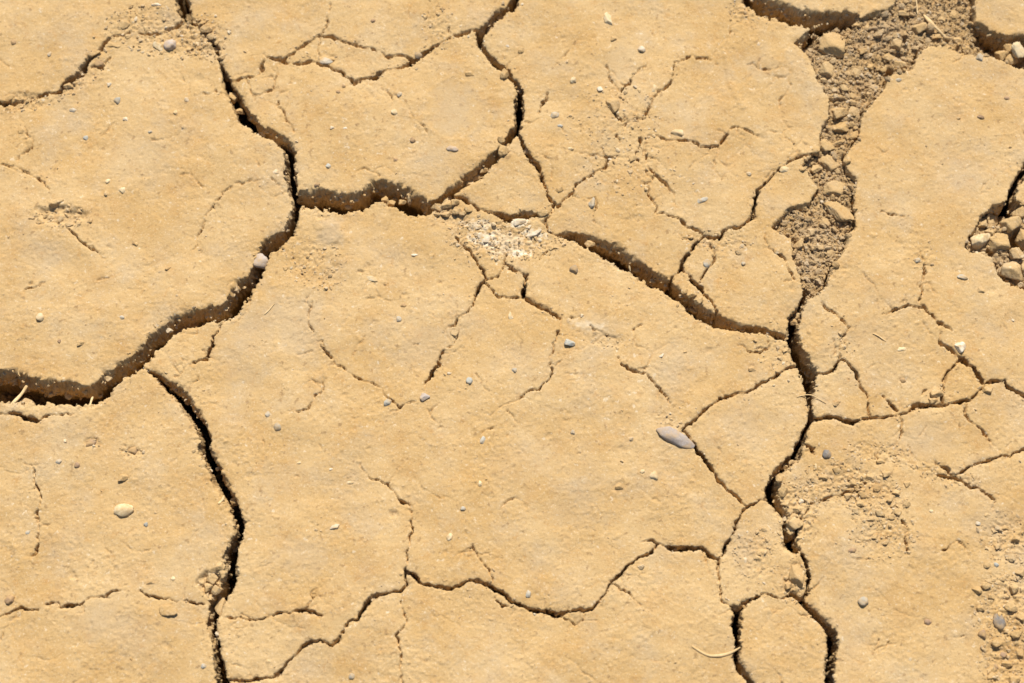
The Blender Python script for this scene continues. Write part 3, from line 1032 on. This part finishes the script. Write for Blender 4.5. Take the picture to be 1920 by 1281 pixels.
# stones that stand out: x, y, rx, ry, rot, material, shape, label
SPECIAL = [
    (1265, 821, 40, 14, -0.52, 'grey', 'R', 'long grey stone sunk aslant in the clay, with a crack leaving its tip', 'stone'),
    (487, 487, 18, 17, 0.2, 'grey', 'R', 'lilac-grey stone bridging the wide crack', 'stone'),
    (232, 956, 20, 15, 0.2, 'cream', 'R', 'round cream stone like a shell lying alone on the clay', 'stone'),
    (1620, 1128, 12, 10, 0, 'blue', 'R', 'smooth blue-grey pebble alone on a bare plate beside the deep crack', 'pebble'),
    (1077, 505, 9.5, 9, 0, 'dark', 'R', 'dark grey round pebble in a small socket below the wide diagonal crack', 'pebble'),
    (795, 745, 11, 10, 0.5, 'grey', 'A', 'pale grey pebble at the lower end of a thin crack', 'pebble'),
    (1067, 645, 12, 8, -0.4, 'blue', 'A', 'blue-grey stone chip in a crumbly hollow beside a thin crack', 'pebble'),
    (1110, 382, 8, 12, 0.2, 'blue', 'A', 'pale blue-grey angular pebble standing where hairline cracks meet', 'pebble'),
    (783, 101, 9, 9, 0, 'dark', 'R', 'dark blue-grey pebble wedged in the thin crack', 'pebble'),
    (613, 115, 14, 7, -0.1, 'white', 'A', 'flat whitish stone chip beside a thin curved crack', 'stone chip'),
    (697, 522, 14, 6, -0.3, 'cream', 'A', 'cream splinter of stone lying flat on the clay', 'stone chip'),
    (957, 593, 5, 10, 0.15, 'cream', 'A', 'upright little cream chip below the branching thin cracks', 'stone chip'),
    (848, 281, 12, 6, -0.2, 'grey', 'R', 'flat lilac-grey stone level with the clay below the round imprint', 'stone'),
    (1203, 93, 8, 8, 0, 'white', 'R', 'round white pebble near the thin arched crack', 'pebble'),
    (1140, 36, 9, 17, 0.3, 'cream', 'A', 'slim pointed tan stone lying on the clay', 'stone'),
    (320, 84, 14, 13, 0, 'grey', 'R', 'greyish round stone among crumbs at the open hole', 'stone'),
    (297, 86, 14, 7, -0.7, 'cream', 'A', 'pale slanting stone beside the greyish round one', 'stone'),
    (292, 9, 11, 4, 0, 'white', 'A', 'thin white stone sliver among brown crumbs', 'stone chip'),
    (276, 690, 10, 8, 0.5, 'blue', 'A', 'bluish-white chip where two wide cracks meet', 'stone chip'),
    (409, 1186, 8, 8, 0, 'white', 'A', 'white pebble stuck in the wall of the long crack', 'pebble'),
    (628, 989, 11, 5, 0.35, 'white', 'A', 'thin white flake lying on bare clay', 'stone chip'),
    (1875, 1166, 14, 17, 0.3, 'dark', 'R', 'large grey-brown oval stone half sunk in crumbly soil', 'stone'),
    (1842, 1190, 9, 9, 0, 'brown', 'R', 'purplish-brown stone next to the large oval one', 'stone'),
    (1503, 939, 7, 6, 0.5, 'white', 'A', 'bright white three-cornered chip in the crumbled crack edge', 'stone chip'),
    (1800, 652, 12, 11, 0.4, 'white', 'A', 'whitish block of stone at the head of a black crack', 'stone'),
    (1804, 520, 11, 6, -0.1, 'blue', 'R', 'blue-grey oval stone below the clod-filled hollow', 'stone'),
    (1837, 108, 8, 10, 0, 'blue', 'A', 'pale blue stone on the rim beside the loose crumbs', 'stone'),
    (18, 1125, 10, 9, 0, 'brown', 'R', 'brownish-lilac pebble beside a thin winding crack', 'pebble'),
    (1272, 251, 15, 7, -0.1, 'cream', 'R', 'flat pinkish oval stone set above a hairline crack', 'stone'),
    (1160, 913, 9, 8, 0, 'tan', 'A', 'tan lump sitting in a small round pit', 'clod'),
    (1550, 852, 9, 9, 0, 'dark', 'R', 'grey pebble on the crumbled soil beside the crack', 'pebble'),
    (77, 597, 9, 9, 0, 'cream', 'R', 'yellowish knob rising from the bare clay', 'pebble'),
]
HZ = {'R': 0.62, 'A': 0.6}
for i, (x, y, rx, ry, rot, m, sh, label, cat) in enumerate(SPECIAL):
    src = (ROUND if sh == 'R' else ANGULAR)[i % 6]
    emb = 0.42 if sh == 'R' else 0.36
    zz = None
    if (x, y) == (487, 487):
        zz = -0.007
    if (x, y) in ((783, 101), (276, 690), (409, 1186)):
        zz = -0.004
    place({'stone': 'stone', 'pebble': 'pebble', 'stone chip': 'stone_chip', 'clod': 'soil_clod'}[cat], src, MAT[m], x, y, rx, ry, rot, label, cat, None, HZ[sh], emb, 0.1, zz)

SMALL = {
    'blue': ('pebble', 'tiny blue-grey pebble stuck in the clay skin', 'pebble', 'tiny blue-grey pebbles on the plates',
             '93,101,4,7 1040,217,9,7 1050,237,6,4 965,695,6,5 881,714,8,8 521,801,8,9 502,777,6,7 747,598,6,6 111,866,6,6 274,984,5,5 1720,489,8,6 1684,150,6,5 '
             '1834,982,6,5 1316,376,12,5 136,205,8,6 220,188,8,8 283,249,5,4 230,597,5,5 868,954,6,5 659,1268,6,6 990,1114,6,8 1074,811,5,5 1395,494,5,5 1404,325,5,6 '
             '616,312,6,6 905,826,5,8 726,755,9,8 160,257,6,6 750,179,6,6 1867,1059,5,5 1326,493,8,10 382,1249,6,5 51,997,5,6'),
    'white': ('pebble', 'tiny whitish pebble stuck in the clay skin', 'pebble', 'tiny whitish pebbles on the plates',
              '776,477,7,4 204,157,6,5 235,223,6,5 351,188,5,5 520,324,8,5 1145,297,6,3 1063,117,4,4 623,242,5,4 647,242,5,4 1125,168,6,6 980,10,4,3 123,828,4,5 1240,668,6,4 '
              '620,880,4,3 400,855,4,4 952,88,4,3 1423,85,5,4 1900,600,4,4 1300,345,3,3 1091,593,4,4 1012,700,3,3 842,700,4,3'),
    'cream': ('pebble', 'tiny cream pebble pressed into the clay', 'pebble', 'tiny cream pebbles on the plates',
              '740,213,8,7 1226,168,6,9 1074,152,7,7 1227,893,10,9 844,1008,7,8 1746,958,4,4 1690,977,9,8 655,905,8,3 900,908,4,6 1530,872,4,9 1205,885,6,4 560,868,5,3 '
              '330,213,5,5 1470,318,10,6 1205,700,5,4 230,358,8,7 203,340,6,5 1070,280,6,4 325,1085,5,4 1690,655,9,4'),
    'tan': ('soil_clod', 'little tan clod fused to the clay skin', 'clod', 'little tan clods on the plates',
            '1797,220,9,7 1150,74,7,6 880,138,10,9 1018,397,12,10 1050,355,8,8 254,456,8,7 314,504,6,6 151,645,9,7 1410,691,9,8 1386,471,8,7 978,94,8,7 1839,545,9,8 1567,757,9,8 '
            '230,896,11,10 281,1092,9,9 317,1144,20,13 232,47,14,9 215,85,16,6 103,381,15,12 84,403,7,6 60,410,8,7 130,420,9,6 1460,470,10,9 850,625,12,8 1590,300,11,12 1185,297,11,9 '
            '1285,660,5,5 1620,925,11,9 1640,960,9,8 1662,952,8,8 1672,970,9,8 1700,908,8,7 1655,943,6,6 1605,958,8,6 40,245,8,7 150,395,7,6 170,415,7,7 1150,200,14,18'),
    'brown': ('pebble', 'tiny brown pebble stuck in the clay skin', 'pebble', 'tiny brown pebbles on the plates',
              '1838,220,8,5 1888,184,6,4 1597,1033,9,6 1593,1010,4,4 1884,1227,9,7 645,163,4,4 774,264,6,6 741,300,5,5 594,347,6,5 112,641,4,4 186,118,11,9 1740,1166,8,7 635,175,5,4 '
              '1868,1250,6,6 170,832,11,9 250,845,10,8 700,40,5,4 1693,712,6,6 145,873,6,6 25,80,6,6 756,572,6,5'),
}
for m, (nm, label, cat, grp, txt) in SMALL.items():
    for i, t in enumerate(txt.split()):
        x, y, rx, ry = (float(q) for q in t.split(','))
        src = (ANGULAR if m in ('tan', 'white') else ROUND)[(i * 5 + 1) % 6]
        place(nm, src, CLODM if m == 'tan' else MAT[m], x, y, rx, ry, rnd.uniform(-.4, .4), label, cat, grp, 0.62, rnd.uniform(.42, .60), 0.2)

# ---------------------------------------------------------------- clods in the loose fill and the hollows: x, y, rx, ry, rot
CLODS_FILL = [(1564, 78, 30, 28, 0.2), (1552, 128, 16, 18, 0), (1694, 22, 11, 10, 0), (1726, 50, 15, 11, .3), (1700, 55, 9, 8, 0), (1612, 42, 10, 7, 0), (1627, 45, 10, 7, .3),
              (1669, 100, 13, 9, .7), (1692, 116, 14, 12, 0), (1682, 80, 12, 12, 0), (1642, 160, 11, 9, 0), (1632, 172, 8, 6, 0), (1574, 207, 17, 15, 0), (1604, 206, 12, 11, 0),
              (1580, 236, 22, 16, 0.2), (1603, 250, 13, 11, 0), (1552, 266, 15, 15, .2), (1576, 262, 13, 7, .3), (1566, 350, 24, 18, .2), (1558, 300, 22, 17, -.5), (1532, 312, 14, 9, .4),
              (1575, 394, 34, 16, -.85), (1527, 362, 9, 13, .3), (1800, 68, 12, 9, 0), (1785, 86, 10, 7, 0), (1795, 20, 11, 9, 0), (1590, 322, 18, 13, .5), (1512, 305, 11, 6, .3),
              (1505, 318, 8, 6, 0), (1760, 65, 13, 8, .2), (1550, 413, 12, 10, 0), (1500, 400, 12, 9, 0), (1525, 430, 10, 8, 0), (1560, 470, 9, 8, 0), (1530, 500, 8, 7, 0), (1500, 455, 13, 10, .3),
              (1540, 460, 7, 6, 0), (1650, 60, 12, 8, .3), (1660, 40, 9, 7, 0), (1740, 15, 10, 8, 0), (1770, 30, 9, 7, 0), (1815, 85, 11, 8, .3), (1620, 90, 10, 8, 0), (1610, 130, 11, 10, 0),
              (1585, 160, 9, 8, 0), (1565, 180, 8, 7, 0), (1600, 175, 9, 7, 0), (1635, 120, 9, 8, 0), (1660, 125, 8, 8, 0)]
CLODS_HOLLOW = [(1877, 452, 24, 21, .3), (1899, 505, 24, 24, -.3), (1898, 418, 21, 17, .2), (1868, 402, 17, 15, 0), (1848, 416, 13, 11, .4), (1916, 395, 16, 16, 0), (1910, 472, 14, 14, 0),
                (1860, 432, 10, 9, 0), (1930, 440, 20, 22, 0), (1935, 500, 22, 22, 0)]
CLODS_CAVE = [(1852, 64, 15, 12, .2), (1876, 72, 13, 12, 0), (1884, 95, 14, 11, .2), (1903, 104, 14, 10, 0), (1862, 90, 13, 9, 0), (1838, 56, 10, 9, 0), (1898, 82, 11, 10, 0), (1920, 115, 12, 9, 0)]
CLODS_CRACK = [(433, 174, 12, 11, 0), (446, 198, 9, 8, 0), (405, 84, 11, 9, .3), (388, 56, 12, 8, 0), (415, 110, 9, 8, 0), (378, 45, 8, 7, 0), (396, 70, 8, 7, .4), (424, 134, 8, 8, 0),
               (140, 145, 11, 9, .5), (127, 160, 10, 7, 0), (165, 108, 11, 9, 0), (112, 165, 12, 8, 0), (58, 184, 9, 6, 0), (12, 186, 14, 10, 0), (178, 100, 12, 6, .5), (150, 130, 7, 6, 0),
               (820, 388, 12, 9, 0), (838, 384, 13, 9, .2), (852, 380, 9, 8, 0), (858, 395, 10, 8, 0), (835, 402, 12, 8, 0), (868, 400, 9, 7, 0), (878, 392, 8, 7, 0), (818, 402, 8, 6, .2),
               (880, 335, 10, 9, .3), (893, 322, 12, 9, .3), (905, 312, 9, 8, 0), (945, 285, 11, 11, 0), (950, 268, 8, 9, 0), (868, 350, 9, 7, 0), (940, 262, 7, 8, 0),
               (1034, 393, 8, 7, 0), (925, 34, 11, 8, .4), (938, 22, 10, 8, .3), (918, 46, 8, 7, 0), (947, 140, 9, 10, 0), (957, 150, 7, 7, 0), (732, 372, 9, 7, 0), (720, 366, 9, 9, 0),
               (752, 372, 8, 7, 0), (1492, 596, 9, 10, 0), (1499, 585, 9, 8, 0), (1495, 865, 9, 8, 0), (1478, 868, 8, 7, 0), (1486, 862, 7, 6, 0), (1470, 920, 10, 12, 0),
               (1475, 945, 10, 9, 0), (1462, 900, 8, 8, 0), (1492, 980, 14, 13, .3), (1495, 955, 10, 9, 0), (1850, 733, 11, 8, 0), (1755, 738, 16, 12, .2), (1748, 752, 9, 6, 0),
               (1495, 1078, 17, 22, 0), (1470, 1120, 10, 6, 0), (1478, 1098, 8, 8, 0), (395, 1085, 12, 12, 0), (412, 1062, 9, 10, 0), (388, 1100, 9, 9, 0), (405, 1105, 10, 9, 0), (408, 1140, 11, 24, .1),
               (437, 932, 11, 13, 0), (1180, 540, 3, 3, 0), (1296, 552, 10, 8, .3), (1310, 565, 10, 8, .3), (1285, 545, 8, 6, 0), (1330, 585, 9, 7, 0), (45, 750, 16, 9, 0), (30, 700, 10, 8, 0)]


def clod_set(lst, label_, group_, mat, embed, hz, zoff=0.0, src=ANGULAR, cat='clod'):
    for i, (x, y, rx, ry, rot) in enumerate(lst):
        z = None
        if is_gone(x, y):
            # wedged in the crack: hangs between the walls a little below the rims; in the fill it lies on the fill
            f = surf(x, y)
            z = f if f > -0.045 else -0.010 - 0.004 * rnd.random() - 0.0
            if f <= -0.045:
                z -= 0.3 * min(rx, ry) * 0.0006
        place('soil_clod', src[(i * 3 + 2) % len(src)], mat, x, y, rx * 1.08, ry * 1.08, rot + rnd.uniform(-.15, .15), label_, cat, group_, hz, embed, 0.22, z)


TANCL = MAT['tan']
slab = [c for c in CLODS_FILL if (c[0], c[1]) in ((1564, 78), (1575, 394), (1566, 350))]
for c, lb in zip(slab, ('broad flat clay slab lying in the wide top end of the loose crumbs', 'flat clod in the neck of the crumb-filled gap, next above the slanting pale slab',
                        'long slanting pale slab propped against the right wall of the crumb-filled gap')):
    clod_set([c], lb, None, CLODM, 0.36, 0.5)
rest = [c for c in CLODS_FILL if c not in slab]
clod_set([c for c in rest if c[1] < 145], 'broken clod on the wide crumb bed between the straw stalk and the neck', 'clods on the wide crumb bed', CLODM, 0.36, 0.62)
clod_set([c for c in rest if 145 <= c[1] < 385], 'clod packed in the narrow neck of the crumb-filled gap', 'clods in the neck of the gap', CLODM, 0.36, 0.62)
clod_set([c for c in rest if c[1] >= 385], 'small clod on the fan of fine crumbs where the black crack begins', 'clods on the fan of crumbs', CLODM, 0.36, 0.62)
clod_set(CLODS_HOLLOW, 'large broken clod heaped in the dark hollow', 'clods heaped in the hollow', CLODM, 0.34, 0.75)
clod_set(CLODS_CAVE, 'clod lying in the shaded cavity under the overhanging plate', 'clods in the shaded cavity', CLODM, 0.35, 0.8)
GROUPS = [((360, 30, 460, 215), 'clod jammed in the crack running down from the open hole', 'clods in the crack below the hole'),
          ((0, 90, 200, 200), 'clod lying in the crumbled crack that leads up to the greyish round stone', 'clods in the crumbled crack'),
          ((810, 375, 885, 410), 'clod heaped at the corner of the three-sided plate, next to the white lumps', 'clods heaped by the white lumps'),
          ((860, 255, 960, 360), 'clod in the crack along the upper side of the three-sided plate', 'clods above the three-sided plate'),
          ((910, 15, 965, 160), 'clod in the winding crack beside the plate with the round imprint', 'clods beside the imprint plate'),
          ((710, 360, 760, 380), 'crumb caught on the wall of the wide crack under the imprint plate', 'crumbs on the wide crack wall'),
          ((1170, 530, 1340, 600), 'crumb caught on the wall of the wide diagonal crack', 'crumbs in the diagonal crack'),
          ((1450, 850, 1505, 1125), 'clod in the crumbled crack around the white three-cornered chip', 'clods around the white chip'),
          ((380, 920, 445, 1165), 'clod broken off the wall of the long black crack', 'clods in the long black crack'),
          ((1740, 720, 1860, 760), 'clod beside the loose block at the black crack below the whitish stone', 'clods by the loose block')]
left = list(CLODS_CRACK)
for (x0, y0, x1, y1), lb, gp in GROUPS:
    sel = [c for c in left if x0 <= c[0] <= x1 and y0 <= c[1] <= y1]
    left = [c for c in left if c not in sel]
    clod_set(sel, lb, gp, CLODM, 0.40, 0.8)
clod_set(left, 'crumb stuck on the wall of a crack between large plates', 'crumbs on crack walls', CLODM, 0.40, 0.8)
EDGE = [(1905, 1010, 9, 7, 0), (1885, 990, 7, 6, 0), (1870, 1025, 8, 6, 0), (1898, 1045, 9, 8, .3), (1912, 1075, 12, 10, 0), (1880, 1085, 8, 7, 0), (1848, 1098, 9, 7, .4), (1832, 1108, 10, 8, 0),
        (1860, 1120, 8, 6, 0), (1838, 1140, 8, 8, 0), (1900, 1105, 9, 8, 0), (1896, 1140, 13, 9, -.6), (1915, 1160, 10, 10, 0), (1905, 1190, 12, 10, 0), (1868, 1205, 10, 8, .3), (1890, 1245, 12, 9, 0),
        (1912, 1225, 10, 9, 0), (1860, 1270, 12, 9, 0), (1900, 1275, 12, 10, 0), (1850, 1060, 7, 6, 0)]
clod_set(EDGE, 'clod in the crumbly strip around the large oval grey-brown stone', 'clods around the oval stone', CLODM, 0.34, 0.75)
KNOT = [(1600, 905, 10, 8, .3), (1632, 895, 11, 8, -.3), (1660, 890, 9, 7, 0), (1645, 915, 8, 7, 0), (1682, 925, 9, 8, 0), (1668, 938, 7, 6, 0), (1650, 962, 9, 7, 0), (1632, 975, 8, 6, .4), (1680, 962, 10, 8, 0),
        (1612, 945, 8, 7, 0), (1590, 930, 8, 6, 0), (1700, 945, 8, 7, 0), (1640, 1008, 9, 7, 0), (1660, 1018, 8, 6, 0), (1570, 880, 9, 7, 0), (1545, 895, 10, 8, .2), (1675, 850, 10, 7, .2), (1650, 865, 9, 6, 0)]
clod_set(KNOT, 'clod on the crumbled knoll between the white three-cornered chip and the oval stone', 'clods on the crumbled knoll', CLODM, 0.36, 0.7)
place('soil_clod', ANGULAR[1], MAT['cream'], 1840, 447, 20, 24, -0.5, 'pale three-sided clod leaning at the lip of the hollow', 'clod', None, 0.85, 0.3, 0.3)
place('soil_clod', ANGULAR[4], MAT['cream'], 1912, 90, 14, 20, 0.1, 'pale upright block at the edge of the shaded cavity', 'clod', None, 0.8, 0.3, 0.1, -0.008)
for i, (x, y, rx, ry, rot) in enumerate([(972, 416, 17, 9, 0), (1000, 438, 20, 8, -.2), (976, 470, 15, 7, 0), (912, 446, 16, 11, .2), (902, 440, 9, 8, 0), (925, 455, 9, 7, 0), (990, 426, 9, 6, 0),
                                         (1012, 448, 8, 6, 0), (895, 425, 8, 6, 0)]):
    place('chalk_lump', ANGULAR[i % 8], MAT['white'], x, y, rx * .9, ry * .9, -rot, 'white chalky lump in the crumbly patch where cracks meet', 'chalk lump', 'white chalky lumps', 0.5, 0.4, 0.2)

# ---------------------------------------------------------------- dry straw
def straw(pts, r0, label, mat='straw', lift=0.0008):
    P = []
    n = 18
    pts = np.array(pts, float)
    seg = np.linspace(0, len(pts) - 1, n)
    for t in seg:
        i = min(int(t), len(pts) - 2)
        f = t - i
        p0, p1, p2, p3 = pts[max(i - 1, 0)], pts[i], pts[i + 1], pts[min(i + 2, len(pts) - 1)]
        q = 0.5 * ((2 * p1) + (-p0 + p2) * f + (2 * p0 - 5 * p1 + 4 * p2 - p3) * f * f + (-p0 + 3 * p1 - 3 * p2 + p3) * f ** 3)
        P.append(q)
    x, y = px2world([p[0] for p in P], [p[1] for p in P])
    z = np.array([p[2] for p in P]) / 1000.0
    C = np.stack([x, y, z], -1)
    org = C[0].copy()
    C = C - org
    verts, faces = [], []
    k = 7
    for i in range(n):
        t = C[min(i + 1, n - 1)] - C[max(i - 1, 0)]
        t /= np.linalg.norm(t) + 1e-9
        a = np.cross(t, (0, 0, 1.0))
        a /= np.linalg.norm(a) + 1e-9
        b = np.cross(a, t)
        s_ = i / (n - 1)
        r = r0 * (0.35 + 0.65 * math.sin(math.pi * min(max(s_ * 0.9 + 0.08, 0), 1)) ** 0.6) * (1 + 0.15 * math.sin(9 * s_ + r0 * 9e3))
        for j in range(k):
            an = 2 * math.pi * j / k
            verts.append(C[i] + a * math.cos(an) * r + b * math.sin(an) * r * 0.55)
        if i:
            for j in range(k):
                o_ = (i - 1) * k
                faces.append([o_ + j, o_ + (j + 1) % k, o_ + k + (j + 1) % k, o_ + k + j])
    me = mesh_from_arrays('straw', np.array(verts), np.array(faces))
    o = link('dry_straw', me, MAT[mat])
    o.location = org
    o['label'] = label
    o['category'] = 'straw'
    return o


def on(x, y, up=0.6):
    return (x, y, surf(x, y) * 1000 + up)


straw([on(1735, 22, 1.5), (1742, 38, -1), (1756, 52, -1), on(1779, 67, 1)], 0.0026, 'curved pale straw stalk lying on the loose crumbs')
straw([(1719, -4, -3), (1721, 10, -4), (1722, 22, -4)], 0.0011, 'short straw bit beside the clods in the loose crumbs')
straw([(47, 720, -6), (36, 738, -5), (20, 760, 0.5)], 0.0022, 'straw stub leaning across the wide crack at its open end')
straw([(171, 741, -6), (169, 752, -3), (168, 766, 0.5)], 0.0014, 'thin straw bit bridging the wide crack upright')
straw([on(1297, 1212), on(1328, 1229), on(1362, 1227), (1388, 1214, 0.8)], 0.0016, 'long curved straw reaching over the crack rim')
straw([on(1636, 626), on(1646, 631, 1.2), on(1661, 641)], 0.0008, 'fine curved root fibre on the clay')
straw([on(1494, 744), (1520, 741, 0.5), on(1549, 756)], 0.0006, 'hair-thin fibre spanning the black crack')
straw([on(410, 945), (417, 938, 0.5), (420, 930, 1.0)], 0.0016, 'pointed splinter sticking out over the long crack rim')
straw([on(496, 590), on(505, 582, .8), on(515, 570)], 0.0007, 'pale grass fibre lying on rough clay')
straw([(1182, 508, -0.6), (1180, 503, 1.8), (1179, 500, 3.6)], 0.0011, 'tiny pale stub standing on the rim of the diagonal crack')

# ---------------------------------------------------------------- crumbs nobody could count
ICO1 = [rock_arrays(400 + i, 1, 6, 0.2) for i in range(8)]
ICO2 = [rock_arrays(420 + i, 2, 8, 0.2) for i in range(8)]


def crumbs(name, items, mat, label, cat, lift=0.35, world_pts=None):
    vs, fs, off = [], [], 0
    tone, pal = [], []
    cr = np.random.default_rng(99)
    for (px, py, r, z) in items:
        x, y, s = mm_px(px, py)
        base_, f = (ICO2 if r > 4.5 else ICO1)[cr.integers(8)]
        a = cr.uniform(0, 6.28)
        sc = np.array([r * s, r * s * cr.uniform(.55, 1), r * s * cr.uniform(.35, .8)])
        v = base_ * sc
        c, q = math.cos(a), math.sin(a)
        v = np.stack([v[:, 0] * c - v[:, 1] * q, v[:, 0] * q + v[:, 1] * c, v[:, 2]], -1)
        zz = (surf(px, py) if z is None else z) + sc[2] * lift
        vs.append(v + np.array([x, y, zz]))
        tone.append(np.full(len(v), cr.uniform(0, .9) ** 2))
        pal.append(np.full(len(v), max(0, cr.normal(-.15, .25))))
        fs.append(f + off)
        off += len(v)
    v = np.concatenate(vs)
    me = mesh_from_arrays(name, v, np.concatenate(fs), {'dust': np.concatenate(tone), 'chalk': np.clip(np.concatenate(pal), 0, .6)})
    me.polygons.foreach_set('use_smooth', np.zeros(len(me.polygons), bool))
    o = link(name, me, mat)
    o['kind'] = 'stuff'
    o['label'] = label
    o['category'] = cat
    return o


items = []
cr = np.random.default_rng(3)


def in_poly(poly, x, y):
    c = False
    n = len(poly)
    for i in range(n):
        x0, y0 = poly[i]
        x1, y1 = poly[(i + 1) % n]
        if (y0 > y) != (y1 > y) and x < (x1 - x0) * (y - y0) / (y1 - y0) + x0:
            c = not c
    return c


for poly, n in ((RUBBLE_ZONE, 9000), (PIT_ZONE, 900)):
    xs = [p[0] for p in poly]
    ys = [p[1] for p in poly]
    got = 0
    while got < n:
        x, y = cr.uniform(min(xs), max(xs)), cr.uniform(min(ys), max(ys))
        if in_poly(poly, x, y):
            r = 0.9 + cr.gamma(0.9, 1.5)
            items.append((x, y, min(r, 9.5), None))
            got += 1
crumbs('soil_crumbs', items, RUBBLE, 'loose brown soil crumbs filling the broken gap', 'crumbs')

items = []
for (x, y, rx, ry, rot, drop, amp) in ROUGH:
    n = int(rx * ry * 0.055 * min(1.6, amp / 1.6))
    for _ in range(n):
        a, q = cr.uniform(0, 6.28), math.sqrt(cr.uniform(0, 1)) * 1.15
        dx, dy = q * rx * math.cos(a), q * ry * math.sin(a)
        px_, py_ = x + dx * math.cos(rot) - dy * math.sin(rot), y + dx * math.sin(rot) + dy * math.cos(rot)
        if is_gone(px_, py_):
            continue
        items.append((px_, py_, min(1.2 + cr.gamma(1.2, 1.0), 6.5), None))
# along the crack rims
for ln in MAJ:
    for (x0, y0, w0), (x1, y1, w1) in zip(ln[:-1], ln[1:]):
        L_ = math.hypot(x1 - x0, y1 - y0)
        if not (-80 < x0 < 2000 and -80 < y0 < 1360) or L_ > 140:
            continue
        for _ in range(int(L_ * 0.16)):
            t = cr.uniform()
            w = w0 + t * (w1 - w0)
            d = cr.choice([-1, 1]) * (w * 0.5 + abs(cr.normal(0, 7)))
            px_, py_ = x0 + t * (x1 - x0) - (y1 - y0) / L_ * d, y0 + t * (y1 - y0) + (x1 - x0) / L_ * d
            if not is_gone(px_, py_):
                items.append((px_, py_, 0.9 + cr.gamma(1.1, 0.75), None))
for ln in MIN:
    for (x0, y0, w0), (x1, y1, w1) in zip(ln[:-1], ln[1:]):
        L_ = math.hypot(x1 - x0, y1 - y0)
        if L_ > 140 or w0 < 3:
            continue
        for _ in range(int(L_ * 0.08)):
            t = cr.uniform()
            px_, py_ = x0 + t * (x1 - x0) + cr.normal(0, 6), y0 + t * (y1 - y0) + cr.normal(0, 6)
            if not is_gone(px_, py_):
                items.append((px_, py_, 0.9 + cr.gamma(1.1, 0.6), None))
# grains all over the plates
while len(items) < 7200:
    px_, py_ = cr.uniform(-120, 2040), cr.uniform(-120, 1400)
    if field(patch, px_, py_) < cr.uniform(0, 1.1) or is_gone(px_, py_):
        continue
    items.append((px_, py_, 0.8 + cr.gamma(1.0, 0.55), None))
crumbs('soil_grains', items, CLAY, 'small clay grains strewn over the plates and along crack rims', 'crumbs', 0.05)

# crumbly breaks standing out of the crack walls
wp = np.concatenate(WALLPTS)
items = []
for p in wp:
    t = (CAM[2] - 0.0) / (CAM[2] - 0.0)
    # back to photo pixels only to reuse the crumb builder
    dx, dy, dz = p[0] - CAM[0], p[1] - CAM[1], -CAM[2]
    f_ = dy * math.sin(TILT) - dz * math.cos(TILT)
    u_ = dy * math.cos(TILT) + dz * math.sin(TILT)
    px_, py_ = W0 / 2 + FPX * dx / f_, H0 / 2 - FPX * u_ / f_
    if -60 < px_ < 1980 and -60 < py_ < 1340:
        items.append((px_, py_, min(1.4 + cr.gamma(1.4, 1.5), 10.0), p[2]))
crumbs('wall_crumbs', items, CLAY, 'crumbs of clay sticking out of the crack walls', 'crumbs', 0.0)
print('wall crumbs', len(items))
